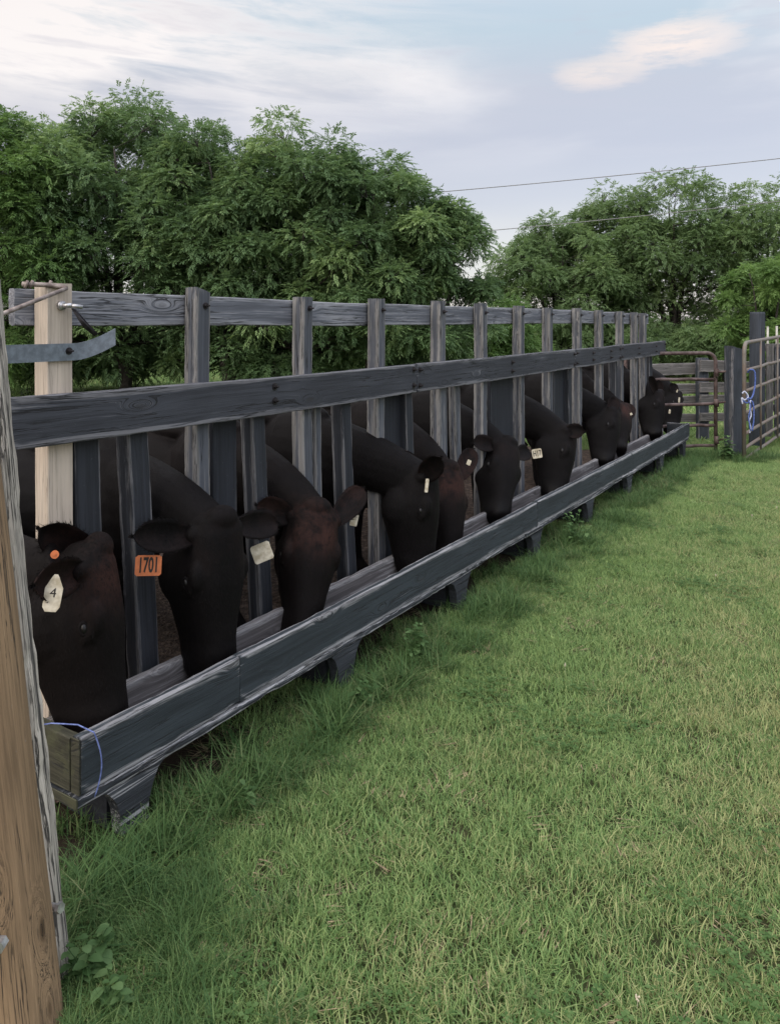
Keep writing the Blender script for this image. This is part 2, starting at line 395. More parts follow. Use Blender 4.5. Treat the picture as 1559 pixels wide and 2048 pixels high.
for i, u in enumerate(legs):
    # front leg block with concave flared sides
    zt, zb = HT-.224, .012 if i else .02
    poly = []
    top, bot = .132, .056; uc = u+.115
    for k in range(9):
        f = k/8; hw = bot+(top-bot)*(1-math.sin(f*math.pi/2))**1.0
        poly.append((uc+hw, zt-(zt-zb)*(1-math.cos(f*math.pi/2))*.9-(zt-zb)*.1*f))
    pts = [(uc-top, zt)]+[]
    L_ = [(2*uc-x, z) for x, z in reversed(poly)]
    outline = poly + L_
    jj = [(x+rng.uniform(-.002, .002), z+rng.uniform(-.002, .002)) for x, z in outline]
    mb = MB(); mb.prism([Vector((x-u, z, 0)) for x, z in jj], Vector((0, 0, -.05)))
    o = mb.obj('leg', M['peel'] if i == 0 else M['legdark'], None, False)
    if i == 0: o['label'] = 'leg with pale flaking paint'
    MM = Matrix((D, UP, NN)).transposed().to_4x4(); MM.translation = P(u, C0+.004, 0)
    o.parent = tr; o.matrix_parent_inverse = Matrix.Translation(tr.location).inverted(); o.matrix_basis = MM
    mb = MB(); mb.box(P(uc, C0+.20, (zt+.0)/2+.003), D*.05, NN*.11, UP*(zt/2-.006))
    mb.obj('leg_beam', M['panel'], tr, False)
    mb = MB(); mb.box(P(uc, C0+.33, .16), D*.045, NN*.018, UP*.15)
    mb.obj('back_leg', M['panel'], tr, False)
board('end_cap', P(U0-.004, C0+.003, HT-.092), P(U0-.004, C0+.043, HT-.092), UP, .180, .006, M['endwood'], tr, .001, 33)
board('end_cap', P(U0-.016, C0+.0, HT-.204), P(U0-.016, C0+.31, HT-.204), UP, .034, .006, M['endwood'], tr, .001, 34)
# blue twine looped round the near end
tw = MB(); pts = []
uu = ux(186, C0)
for k in range(15):
    a = k/14
    pts.append(P(uu+.02*math.sin(a*3), C0-.006-.012*math.sin(a*math.pi), HT+.004-.21*a))
pts = [P(uu-.10, C0+.22, HT-.0), P(uu-.06, C0+.13, HT+.022), P(uu-.02, C0+.05, HT+.022)]+pts
tw.tube(pts, .0023, 6)
o = tw.obj('twine', M['twine']); tag(o, 'blue baling twine looped over the near end of the trough', 'twine')

# ------------------------------------------------------------------ feeding fence
CR = 2.52                                   # front face of the upper rail
fe = empty('feeding_fence', P(6.1, 2.6, 0), label='long weathered grey wooden feeding fence with upright posts, slanted dividers and two rails', cat='fence')
ztop, zbot = 1.492, 1.308
def bolt(mb, p, r=.011, nrm=NN):
    mb.tube([p-nrm*.002, p+nrm*.003], r*1.7, 12); mb.tube([p+nrm*.003, p+nrm*.013], r, 6); mb.tube([p+nrm*.013, p+nrm*.026], r*.5, 6)
rj = [ux(18, CR), ux(833, CR), ux(1150, CR), ux(1241, CR), ux(1330, CR)]
rails = []
for i in range(4):
    a, b = rj[i]+.003, rj[i+1]-.003
    dz = [0.0, -.006, .002, .006][i]; dz2 = [-.012, .0, .004, .012][i]
    o = board('front_rail', P(a, CR+.02, 1.40+dz), P(b, CR+.02, 1.40+dz2), UP, .184, .040, M['rail'], fe, .0022, 41+i, warp=-.003)
    L_ = b-a; bp_ = []
    for f in ((.5,) if i < 2 else (.35, .75)): bp_ += [(a+L_*f, .035), (a+L_*f, -.035)]
    for uu_ in (a+.035, b-.035):
        if not (i == 0 and uu_ < a+.1): bp_ += [(uu_, .05), (uu_, -.05)]
    for q_, z_ in bp_:
        mb = MB(); bolt(mb, P(q_, CR, 1.40+dz+z_)); bo = mb.obj('bolt', M['bolt'], None, False); bo.parent = o; bo.matrix_parent_inverse = o.matrix_basis.inverted()
    rails.append(o)
CP = 2.562                                  # front face of the posts
posts = [ux(95, CP)]+[ux(x, CP) for x in (393, 607, 755, 880, 965, 1041, 1099, 1158, 1202, 1243, 1272, 1289)]
ptop = [1.895, 1.895, 1.885, 1.895, 1.90, 1.895, 1.89, 1.885, 1.895, 1.885, 1.88, 1.875, 1.87]
pw = [.105, .088, .085, .085, .088, .085, .085, .085, .085, .085, .085, .08, .10]
for i, u in enumerate(posts):
    lean = rng.uniform(-.012, .012) if i else .006
    mt = M['newwood'] if i == 0 else M['post']
    zb_ = .0 if i else .45
    o = board('post', P(u+pw[i]/2+lean, CP+.042, .01), P(u+pw[i]/2, CP+.042, ptop[i]), D, pw[i], .080, mt, fe, .0008 if i == 0 else .0028, 60+i, chamf=.003 if i == 0 else .006,
              cut1=.0 if i != 1 else -.012)
    if i == 0: o['label'] = 'new pale unpainted timber post'
    if i:
        mb = MB(); bolt(mb, P(u+pw[i]*.62, CP, 1.825), .009)
        b2 = mb.obj('bolt', M['bolt'], None, False); b2.parent = o; b2.matrix_parent_inverse = o.matrix_basis.inverted()
# back rail behind the posts
CB = CP+.084
br = [ux(30, CB), ux(395, CB), ux(960, CB), ux(1252, CB), ux(1296, CB)]
for i in range(4):
    a, b = br[i]+.002, br[i+1]-.002
    zt_ = [1.876, 1.872, 1.870, 1.866][i]
    board('back_rail', P(a, CB+.022, zt_-.068), P(b, CB+.022, zt_-.070), UP, .136, .036, M['toprail'], fe, .0035, 80+i, warp=[0, -.004, .006, 0][i])
# dividers: (picture column of left front edge at rail, width, top lean)
divs = [(149, 2.57, .115, .02, 'divider'), (253, 2.56, .104, .065, 'divider'), (504, 2.56, .092, .055, 'divider'), (633, 2.572, .06, .01, 'post'),
        (683, 2.56, .090, .05, 'divider'), (811, 2.56, .088, .035, 'divider'), (889, 2.565, .06, .0, 'post'), (912, 2.56, .085, .02, 'post'),
        (1136, 2.56, .085, .02, 'divider'), (1230, 2.56, .08, .01, 'divider'), (1300, 2.60, .15, .0, 'divider')]
for i, (x, c, wd, ln, mt) in enumerate(divs):
    u = ux(x, c)
    board('divider', P(u+wd/2+ln, c+.042-.012, .19 if c < 2.6 else .0), P(u+wd/2, c+.043, 1.40 if x < 1290 else 1.44), D, wd, .084 if mt == 'divider' and x < 1290 else .056, M[mt], fe, .0022, 100+i, chamf=.005)
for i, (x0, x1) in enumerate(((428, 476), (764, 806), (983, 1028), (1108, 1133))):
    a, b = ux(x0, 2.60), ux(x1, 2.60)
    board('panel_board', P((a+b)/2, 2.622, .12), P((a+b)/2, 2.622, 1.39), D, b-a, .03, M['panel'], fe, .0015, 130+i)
# hardware on the pale post
mb = MB(); pts = []
zs = px(100, 703, CP).z
a0 = ux(-60, CP-.02); a1 = ux(150, CP-.02); a2 = ux(216, CP-.06)
for k in range(9): pts.append((a0+(a1-a0)*k/8, CP-.012, zs-.004))
for k in range(1, 9):
    f = k/8; pts.append((a1+.145*f, CP-.012-.055*f*f, zs-.004+.055*f*f))
hh = .032
top = [P(u, c, z+hh) for u, c, z in pts]; bot = [P(u, c, z-hh) for u, c, z in pts]
n = len(pts); V = top+bot+[p-NN*.006 for p in top]+[p-NN*.006 for p in bot]
F = []
for k in range(n-1):
    F += [(k, n+k, n+k+1, k+1), (2*n+k, 2*n+k+1, 3*n+k+1, 3*n+k), (k, k+1, 2*n+k+1, 2*n+k), (n+k, 3*n+k, 3*n+k+1, n+k+1)]
F += [(0, 2*n, 3*n, n), (n-1, 2*n-1, 4*n-1, 3*n-1)]
o = mesh_obj('strap', V, F, M['steel'], None, False)
tag(o, 'bent grey steel strap bolted across the pale post', 'metal strap')
mb = MB(); bolt(mb, P(ux(138, CP-.012), CP-.013, zs), .008); mb.obj('bolt', M['bolt'], o, False)
mb = MB(); p = px(122, 611, CP); mb.tube([p, p+NN*.012], .017, 12); mb.tube([p+NN*.012, p+NN*.035+D*.02], .009, 10)
mb.tube([p+NN*.035+D*.02, p+NN*.05+D*.055-UP*.006], .008, 10)
o = mb.obj('latch_bolt', M['zinc']); tag(o, 'zinc eye bolt sticking out of the top of the pale post', 'bolt')
mb = MB(); mb.prism([px(144, 617, CP-.03), px(152, 618, CP-.03), px(170, 640, CP-.03), px(197, 668, CP-.05), px(190, 672, CP-.05), px(168, 655, CP-.03)], -NN*.004)
o = mb.obj('iron_strap', M['bolt']); tag(o, 'dark flat iron blade hanging from the bolt to the bent strap tip', 'latch')
mb = MB(); q0 = px(133, 577, CP-.02); q1 = px(-80, 662, CP-.25)
mb.tube([q0, q0.lerp(q1, .4), q1], .0075, 10)
mb.tube([px(45, 568, CP+.02), px(95, 570, CP+.0), px(128, 574, CP-.01), q0], .009, 10)
for xx in (50, 60, 97): mb.tube([px(xx, 568, CP+.02), px(xx+6, 570, CP+.015)], .016, 10)
o = mb.obj('gate_rod', M['rustpipe']); tag(o, 'rusty bent pipe rod lying over the top of the pale post', 'pipe')

# ------------------------------------------------------------------ near gate pole, lower left
def pole(name, base, top, r0, r1, mat, seed, nseg=60, nr=40, flat=0.0):
    base = Vector(base); top = Vector(top); ex = (top-base); L = ex.length; ex.normalize()
    ey = ex.cross(Vector((0, 1, 0))).normalized(); ez = ex.cross(ey)
    V = []; 
    for i in range(nseg+1):
        f = i/nseg; r = r0+(r1-r0)*f
        for k in range(nr):
            th = 2*math.pi*k/nr; cx_, sy = math.cos(th), math.sin(th)
            d = .004*mnoise.noise(Vector((f*L*2, cx_*2+seed, sy*2)))+.003*mnoise.noise(Vector((f*L*1.2+5, cx_*9+seed, sy*9)))
            V.append((f*L, cx_*(r+d), sy*(r+d)))
    F = [(i*nr+k, (i+1)*nr+k, (i+1)*nr+(k+1) % nr, i*nr+(k+1) % nr) for i in range(nseg) for k in range(nr)]
    F += [tuple(range(nr)), tuple(nseg*nr+k for k in range(nr-1, -1, -1))]
    o = mesh_obj(name, V, F, mat)
    MM = Matrix((ex, ey, ez)).transposed().to_4x4(); MM.translation = base; o.matrix_world = MM
    return o
M['pole'] = wood('treated_pine_pole', (.21, .140, .080), (.37, .262, .158), .5, 0, crack=1.2, knots=.9, bare2=(.145, .085, .042), bump=.7, contrast=.7, gs=2.0)
M['oldpole'] = wood('split_grey_timber', (.07, .065, .06), (.46, .42, .36), .95, .3, crack=1.6, knots=.5, bump=1.2)
Zp = 1.90
def fx(x, y, Zd): return Vector(((x-CX)*Zd/FPX, Zd, CAMZ-(y-HY)*Zd/FPX))
rb = .13
pb = fx(124, 2075, Zp)-Vector((rb, 0, 0)); pb.z = -.05; pt = fx(-52, 560, Zp)-Vector((rb*.95, 0, 0))
o = pole('gate_pole', pb, pt, rb, rb*.93, M['pole'], 1.0)
tag(o, 'stout brown round wooden pole leaning at the left edge', 'pole')
for (x, y, nm) in ((0, 1890, 0), (113, 1811, 1)):
    pass
Zg = 2.06
g0 = fx(92, 1850, Zg); g0.z = -.03; g1 = fx(-55, 560, Zg)
o = board('old_post', g0+Vector((.0, .0, 0)), g1, Vector((1, .15, 0)), .115, .09, M['oldpole'], None, .006, 7, chamf=.012)
tag(o, 'split weathered grey timber standing behind the brown pole', 'post')
mb = MB(); p = fx(100, 1812, Zg-.09); mb.tube([p, p+Vector((.032, -.014, .006))], .0085, 10); mb.tube([p+Vector((.026, -.012, .005)), p+Vector((.036, -.016, .007))], .013, 6)
o = mb.obj('bolt', M['zinc'], None, False); tag(o, 'silver bolt end poking out between brown pole and grey timber', 'bolt')
p = fx(2, 1888, 1.765); mb = MB(); mb.tube([p+Vector((0, .01, 0)), p+Vector((0, -.012, 0))], .014, 6)
o = mb.obj('bolt', M['zinc'], None, False); tag(o, 'silver hexagonal bolt head low on the brown pole at the picture edge', 'bolt')

# ------------------------------------------------------------------ cattle
def voxel_merge(mb, vox, smooth_it=8):
    me = bpy.data.meshes.new('tmp'); me.from_pydata([tuple(v) for v in mb.V], [], mb.F); me.update()
    ob = bpy.data.objects.new('tmp', me); COL.objects.link(ob)
    r = ob.modifiers.new('r', 'REMESH'); r.mode = 'VOXEL'; r.voxel_size = vox; r.use_smooth_shade = True
    s = ob.modifiers.new('s', 'SMOOTH'); s.factor = .5; s.iterations = smooth_it
    dg = bpy.context.evaluated_depsgraph_get(); dg.update()
    em = bpy.data.meshes.new_from_object(ob.evaluated_get(dg))
    V = np.empty(len(em.vertices)*3, np.float32); em.vertices.foreach_get('co', V); V = V.reshape(-1, 3)
    F = [tuple(p.vertices) for p in em.polygons]
    bpy.data.objects.remove(ob); bpy.data.meshes.remove(me); bpy.data.meshes.remove(em)
    return V, F
def loft(mb, rings):
    """rings: (centre, side vec, up vec, half width, half height)"""
    n = 20; V = []
    for c, a, b, hw, hh in rings:
        for k in range(n):
            th = 2*math.pi*k/n; cc, ss = math.cos(th), math.sin(th)
            V.append(c + a*hw*math.copysign(abs(cc)**.85, cc) + b*hh*math.copysign(abs(ss)**.85, ss))
    m = len(rings)
    F = [(i*n+k, i*n+(k+1) % n, (i+1)*n+(k+1) % n, (i+1)*n+k) for i in range(m-1) for k in range(n)]
    F += [tuple(range(n-1, -1, -1)), tuple((m-1)*n+k for k in range(n))]
    mb.add(V, F)
HS = [(-.045, -.085, .055, .045), (-.02, -.09, .090, .070), (.03, -.105, .112, .098), (.09, -.122, .120, .118), (.15, -.142, .127, .140), (.20, -.146, .126, .144),
      (.26, -.146, .114, .138), (.33, -.142, .094, .124), (.40, -.136, .082, .112), (.455, -.130, .084, .104), (.50, -.122, .084, .094), (.53, -.118, .072, .07), (.545, -.112, .035, .035)]
def ear_mesh(root, tip, face, wid=.066, fold=.45):
    """cupped leaf shaped ear; face = direction its opening faces"""
    ax = tip-root; L = ax.length; ax.normalize()
    f = (face-ax*face.dot(ax)).normalized(); s = ax.cross(f)
    V = []; m, k = 14, 9
    for layer in (0, 1):
        for i in range(m+1):
            t = i/m
            wdt = wid*(math.sin(math.pi*min(1, (t*.86+.14))**.8)**.75 if t < 1 else .0)
            wdt = wid*max(.02, ((1-min(1, (t-.52)/.48)**3.2)**.7 if t > .52 else .35+.65*math.sin(t/.52*math.pi/2)))
            droop = -.012*math.sin(t*math.pi*.6)
            for j in range(k):
                q = -1+2*j/(k-1)
                cup = fold*wdt*(q*q)-.35*wdt*fold
                th = (.006+.010*(1-t)) * (1-abs(q)**3*.8)
                V.append(root+ax*(L*t)+s*(wdt*q)+f*(cup+droop-(th if layer else 0)))
    F = []; base = (m+1)*k
    for i in range(m):
        for j in range(k-1):
            a = i*k+j; F.append((a, a+1, a+k+1, a+k)); F.append((base+a, base+a+k, base+a+k+1, base+a+1))
        for j, sg in ((0, 1), (k-1, -1)):
            a = i*k+j; q = (a, a+k, base+a+k, base+a); F.append(q if sg > 0 else q[::-1])
    for j in range(k-1):
        a = m*k+j; F.append((a, a+1, base+a+1, base+a))
    return V, F
COW_N = [0]
def cow(label, ug, poll, muz, fn, ears, mat='cow', brown=.5, vox=.012, tags=(), z_w=1.24, scale=1.17, lean_u=0.0, neck_lift=0.0, group='black cattle eating in a row at the trough', body_brown=0.0):
    i = COW_N[0]; COW_N[0] += 1
    rg = random.Random(i*13+1)
    poll = Vector(poll); muz = Vector(muz)
    a = (muz-poll).normalized(); b = Vector(fn); b = (b-a*b.dot(a)).normalized(); s = a.cross(b)
    sc = scale
    mb = MB()
    # head loft
    loft(mb, [(poll+a*(x*sc)+b*((cb+.03)*sc), s, b, hw*sc, hh*sc) for x, cb, hw, hh in HS])
    H = lambda x, y, z: poll+a*(x*sc)+s*(y*sc)+b*(z*sc)
    A3 = (a, s, b)
    for sg in (1, -1):
        mb.ell(H(.165, .098*sg, -.035), (.055*sc, .034*sc, .028*sc), A3)          # brow
        mb.ell(H(.175, .078*sg, -.165), (.105*sc, .050*sc, .100*sc), A3)
        mb.ell(H(.205, .118*sg, -.066), (.030*sc, .014*sc, .010*sc), A3)
        mb.ell(H(.195, .112*sg, -.046), (.040*sc, .020*sc, .010*sc), A3)           # cheek
        mb.ell(H(.275, .066*sg, -.095), (.09*sc, .022*sc, .035*sc), A3)           # facial crest
        mb.ell(H(.488, .052*sg, -.050), (.034*sc, .024*sc, .026*sc), A3)          # nostril wing
        mb.ell(H(.025, .088*sg, -.060), (.035*sc, .04*sc, .035*sc), A3)           # ear base
    mb.ell(H(-.018, 0, -.02), (.05*sc, .070*sc, .045*sc), A3)                 # poll tuft
    mb.ell(H(.10, 0, -.012), (.09*sc, .075*sc, .022*sc), A3)
    mb.ell(H(.17, 0, -.21), (.13*sc, .055*sc, .065*sc), A3)                      # forehead
    mb.ell(H(.44, 0, -.135), (.07*sc, .055*sc, .032*sc), A3)                      # lower lip
    # body frame: cow faces NN, stands at u = ug
    bd = -NN; W = P(ug+lean_u, 3.06, z_w-.20)
    # neck: from shoulder to skull
    skull = H(.045, 0, -.115)
    p0 = W+bd*.10-UP*.10; p1 = P(ug+lean_u*.6, 2.74, (z_w-.20)*.62+skull.z*.38+.02+neck_lift); p2 = skull
    m = 9; rings = []
    for k in range(m+1):
        t = k/m; c = p0*(1-t)**2+p1*2*t*(1-t)+p2*t*t
        tg = ((p1-p0)*(1-t)+(p2-p1)*t).normalized()
        sd = tg.cross(UP).normalized() if abs(tg.z) < .97 else D
        if k > m-3: sd = (sd if sd.dot(s) > 0 else -sd).lerp(s, (k-(m-3))/4).normalized()
        un = sd.cross(tg).normalized()
        if un.z < 0: un = -un
        rings.append((c, sd, un, .205-.095*t**.8, .27-.135*t**.75))
    loft(mb, rings)
    B = lambda y, x, z: P(ug+lean_u+x, 3.06+y, z)                                 # y back along body
    k = z_w/1.24
    AX = (D, bd, UP)
    mb.ell(B(.02, 0, z_w-.36), (.235, .34, .345*k), AX, 18, 12)                   # shoulders
    mb.ell(B(.0, 0, .62*k), (.17, .25, .20), AX)                                  # brisket
    mb.ell(B(.62, 0, z_w-.43), (.345, .66, .355*k), AX, 20, 14)                   # barrel
    mb.ell(B(.62, 0, z_w-.10), (.13, .62, .085), AX, 14, 10)                      # back line
    mb.ell(B(1.18, 0, z_w-.33), (.275, .33, .31*k), AX, 18, 12)                   # rump
    mb.ell(B(1.12, 0, z_w-.07), (.22, .18, .07), AX)                              # hips
    mb.ell(B(.02, 0, z_w-.075), (.085, .20, .075), AX)                            # withers
    for sg in (1, -1):
        x = .145*sg
        mb.tube([B(.05, x*1.05, .78), B(.02, x*1.1, .55), B(.06, x, .42), B(.06, x, .22), B(.05, x, .10), B(.01, x, .03), B(-.02, x, .005)], [.13, .085, .058, .042, .042, .055, .058], 12)
        mb.tube([B(1.22, x*1.15, .86), B(1.10, x*1.2, .64), B(1.28, x*1.05, .47), B(1.30, x, .40), B(1.25, x, .22), B(1.24, x, .10), B(1.19, x, .03), B(1.16, x, .005)], [.19, .125, .072, .055, .042, .043, .056, .058], 12)
    mb.tube([B(1.46, 0, z_w-.14), B(1.55, 0, z_w-.35), B(1.54, .01, .65), B(1.53, .02, .40), B(1.53, .02, .28)], [.035, .024, .018, .04, .015], 8)
    V, F = voxel_merge(mb, vox, int(5*(.009/vox)**1.2)+2)
    # organic unevenness
    V = V.astype(np.float64)
    nv0 = len(V)
    for (rt, tp_, face) in ears:
        root = H(.03, -.098*rt, -.055); tip = px(tp_[0], tp_[1], -root.dot(NN)+tp_[2])
        d = tip-root; Lr = min(max(d.length, .15), .29); tip = root+d.normalized()*Lr
        ev, ef = ear_mesh(root-d.normalized()*.02, tip, Vector(face))
        bb = len(V); V = np.vstack([V, np.array([tuple(v) for v in ev])]); F += [tuple(q+bb for q in f) for f in ef]
    ne = len(V)-nv0
    for sg in (1, -1):                                                            # eyelids
        cE = H(.186, .127*sg, -.064); lid = MB(); nrm = (s*sg+b*.35).normalized(); e1 = (a-nrm*a.dot(nrm)).normalized(); e2 = nrm.cross(e1)
        lid.tube([cE+e1*(.0175*sc*math.cos(t))+e2*(.0105*sc*math.sin(t))-nrm*.003 for t in [2*math.pi*q/18 for q in range(19)]], (.0058*sc), 8)
        bb = len(V); V = np.vstack([V, np.array([tuple(v) for v in lid.V])]); F += [tuple(q+bb for q in f) for f in lid.F]
    # masks
    rel = V-np.array(poll); xa = rel@np.array(a); xb = rel@np.array(b); xs_ = rel@np.array(s)
    br = np.exp(-((xa-.08)/.11)**2-((xb+.02)/.07)**2-(xs_/.12)**2)*1.2
    bk = (V[:, 2] > z_w-.30)*((V@np.array(NN)) < -2.75)*body_brown
    mz = 1/(1+np.exp(-(xa-.44*sc)/.01))*(np.abs(xs_) < .12)*(xb > -.2)
    e = np.clip(br*brown*2+bk, 0, 1); e[nv0:] = 0; e[nv0:nv0+ne] = .45
    name = 'cow'
    root_o = mesh_obj(name, [tuple(v) for v in V], F, M[mat], None, True, {'brown': e, 'muzzle': mz})
    tag(root_o, label, 'cow', group)
    nh = {0: 26000, 1: 26000, 2: 20000, 3: 14000, 4: 9000, 5: 7000, 6: 5000}.get(i, 0)
    if nh:                                                                        # short coat on head, ears and neck
        gg = np.random.default_rng(i); me_ = root_o.data; nv = len(me_.vertices)
        nr = np.empty(nv*3, np.float32); me_.vertices.foreach_get('normal', nr); nr = nr.reshape(-1, 3).astype(float)
        ok = np.where((np.linalg.norm(V-np.array(poll), axis=1) < .85) & (xa < .46))[0]; ok = ok[ok < nv0+ne]
        earv = ok[ok >= nv0]; q = np.concatenate([gg.choice(ok, nh), gg.choice(earv, nh//10) if len(earv) else ok[:0]])
        nn_ = nr[q]; isear = (q >= nv0)[:, None]
        flow = np.where(isear, V[q]-np.array(H(.03, 0, -.055)), np.array(a)[None, :]*1.0)
        flow = flow/np.linalg.norm(flow, axis=1)[:, None]+gg.normal(0, .22, (len(q), 3)); flow -= nn_*(flow*nn_).sum(1)[:, None]; flow /= np.linalg.norm(flow, axis=1)[:, None]+1e-9
        d_ = flow+nn_*gg.uniform(.12, .42, (len(q), 1)); L_ = gg.uniform(.007, .015, (len(q), 1))*np.where(isear, 1.3, 1.0)
        w_ = np.cross(d_, nn_); w_ = w_/(np.linalg.norm(w_, axis=1)[:, None]+1e-9)*.0009; jt = gg.normal(0, .004, (len(q), 3)); jt -= nn_*(jt*nn_).sum(1)[:, None]
        b0 = V[q]+jt-nn_*.001; HV = np.stack([b0-w_, b0+w_, b0+d_*L_*.6+w_*.6, b0+d_*L_], 1).reshape(-1, 3)
        mesh_obj('coat_hair', HV, np.arange(len(HV)).reshape(-1, 4), M['hair'], root_o, False)
    for sg in (1, -1):
        me = MB(); me.ell(H(.186, .1225*sg, -.064), (.017*sc, .011*sc, .0105*sc), A3, 14, 10)
        me.obj('eye', M['eye'], root_o)
    for tg_ in tags:
        (cx_, cy_, cc, wd, ht, face, roll, colr, text) = tg_
        ctr = px(cx_, cy_, cc); f = Vector(face).normalized()
        r_ = UP.cross(f).normalized(); u_ = f.cross(r_)
        r2 = r_*math.cos(roll)+u_*math.sin(roll); u2 = u_*math.cos(roll)-r_*math.sin(roll)
        hw, hh = wd/2, ht/2
        if text == 'button':
            mt = MB(); mt.tube([ctr-f*.002, ctr+f*.003], hw, 18); mt.tube([ctr+f*.003, ctr+f*.006], hw*.3, 10)
            mt.obj('ear_button', M[colr], root_o, False); continue
        out = [(-hw, hh*.25), (-hw*.95, -hh*.75), (-hw*.6, -hh), (hw*.6, -hh), (hw*.95, -hh*.75), (hw, hh*.25), (hw*.45, hh*.8), (hw*.2, hh), (-hw*.2, hh), (-hw*.45, hh*.8)]
        if colr == 'orange' or text in ('H17', ' '): out = [(-hw, hh*.8), (-hw, -hh*.8), (-hw*.85, -hh), (hw*.85, -hh), (hw, -hh*.8), (hw, hh*.8), (hw*.8, hh), (-hw*.8, hh)]
        mt = MB(); mt.prism([ctr+r2*x+u2*y-f*.0015 for x, y in out], f*.003)
        to = mt.obj('ear_tag', M[colr], root_o, False)
        if text.strip():
            cu = bpy.data.curves.new('tag_number', 'FONT'); cu.body = text; cu.size = ht*(1.0 if len(text) > 3 else .8) if len(text) > 1 else ht*.36
            cu.align_x = 'CENTER'; cu.align_y = 'CENTER'; cu.extrude = .0004; cu.offset = .0022 if len(text) > 3 else .0012 if len(text) > 2 else .0
            fo = bpy.data.objects.new('tag_number', cu); COL.objects.link(fo); cu.materials.append(M['ink'])
            MM = Matrix((r2, u2, f)).transposed().to_4x4(); MM.translation = ctr+f*.0022-(u2*.0)
            if len(text) > 2: MM = MM @ Matrix.Diagonal((min(1, wd/ht*.55), 1, 1, 1)).to_4x4() if False else MM
            cu.space_character = 1.0
            dg = bpy.context.evaluated_depsgraph_get(); dg.update()
            tm = bpy.data.meshes.new_from_object(fo.evaluated_get(dg)); bpy.data.objects.remove(fo)
            if len(text) > 2: tm.transform(Matrix.Diagonal((.50 if len(text) > 3 else .66, 1, 1, 1)))
            fo = bpy.data.objects.new('tag_number', tm); COL.objects.link(fo)
            fo.parent = to; fo.matrix_basis = MM
    return root_o
toC = lambda p: (Vector((0, 0, CAMZ))-p)
n_ = tuple(NN)
CF = (.12, -.9, .34)
def E(side, x, y, c, face=(.12, -.9, .34)): return (side, (x, y, (c-2.4)*.6), face)
# side: +1 / -1 along s = nose x forehead
cow('black cow nearest the brown pole, in side view with a pale bell shaped tag', ux(25, 2.62), px(212, 1104, 2.36), px(256, 1425, 2.25), (.94, .18, .10),
    [E(-1, 74, 1172, 2.26, (.25, -.8, .1)), E(1, 74, 1056, 2.36, CF)], 'cowbrown', .7, .0075,
    tags=[(107, 1186, 2.24, .055, .115, (.25, -1, .15), R(-8), 'cream', '4'), (110, 1109, 2.34, .027, .027, (.3, -1, .1), 0, 'orange', 'button')], neck_lift=-.25, z_w=1.20)
cow('black cow facing the camera with an orange 1701 ear tag', ux(345, 2.62), px(450, 1048, 2.31), px(456, 1345, 2.25), (.80, -.60, .15),
    [E(-1, 236, 1072, 2.42, CF), E(1, 572, 1042, 2.40, CF)], 'cow', .3, .0075,
    tags=[(297, 1131, 2.40, .098, .078, (.25, -1, .1), R(-3), 'orange', '1701'), (524, 1105, 2.34, .088, .082, (.15, -1, .1), R(20), 'cream', ' ')])
cow('black cow with reddish forehead facing the camera, right ear raised', ux(565, 2.62), px(635, 1022, 2.38), px(614, 1262, 2.28), (.33, -.93, .15),
    [E(-1, 517, 1010, 2.46, CF), E(1, 731, 968, 2.40, CF)], 'cowbrown', 1.0, .008,
    tags=[(708, 1040, 2.35, .04, .062, (.3, -1, .1), R(-15), 'cream', ' ')], neck_lift=.03)
cow('black cow in side view, fourth head from the pole, with a thin white ear tag', ux(728, 2.62), px(868, 944, 2.28), px(868, 1128, 2.24), (.99, -.08, .1),
    [E(-1, 880, 917, 2.16, CF), E(1, 790, 905, 2.5, CF)], 'cow', .15, .009,
    tags=[(853, 971, 2.15, .020, .075, (.5, -1, .1), R(-10), 'cream', ' ')], neck_lift=.03)
cow('brown tinged black cow, fifth head, with a round upright ear against the slats', ux(855, 2.62), px(905, 940, 2.42), px(915, 1088, 2.30), (.62, -.78, .15),
    [E(1, 949, 892, 2.40, CF), E(-1, 860, 922, 2.38, CF)], 'cowbrown', 1.0, .012,
    tags=[(937, 925, 2.36, .028, .036, (.3, -1, .1), R(-25), 'cream', ' ')])
cow('black cow with a pale H17 tag under its outstretched ear', ux(965, 2.62), px(1022, 888, 2.42), px(1012, 1030, 2.30), (.50, -.86, .12),
    [E(-1, 942, 884, 2.46, CF), E(1, 1104, 876, 2.40, CF)], 'cow', .3, .013,
    tags=[(1073, 907, 2.36, .082, .075, (.1, -1, .1), R(8), 'cream', 'H17')])
cow('black cow in side view just right of the H17 tag', ux(1068, 2.62), px(1148, 866, 2.27), px(1132, 990, 2.25), (.96, -.18, .12),
    [E(-1, 1163, 862, 2.18, CF), E(1, 1120, 850, 2.48, CF)], 'cow', .3, .014, neck_lift=.03)
cow('black cow with one round upright ear, in front of a brown faced neighbour', ux(1172, 2.62), px(1236, 826, 2.36), px(1226, 940, 2.30), (.93, -.30, .12),
    [E(-1, 1231, 795, 2.36, CF), E(1, 1200, 800, 2.5, CF)], 'cow', .2, .015)
cow('brown faced cow half hidden beyond the cow with the round upright ear', ux(1216, 2.62), px(1256, 818, 2.44), px(1250, 905, 2.34), (.70, -.70, .12),
    [E(1, 1268, 795, 2.42, CF), E(-1, 1240, 800, 2.42, CF)], 'cowbrown', .9, .016,
    tags=[(1261, 828, 2.36, .026, .026, (.1, -1, .1), R(20), 'cream', ' ')])
cow('black cow by the last fence post with two ears pricked above its head', ux(1283, 2.66), px(1324, 790, 2.38), px(1322, 885, 2.30), (.90, -.40, .12),
    [E(1, 1317, 748, 2.40, CF), E(-1, 1294, 740, 2.46, CF)], 'cow', .3, .016,
    tags=[(1338, 823, 2.30, .030, .055, (.5, -1, .1), R(-20), 'cream', ' ')])
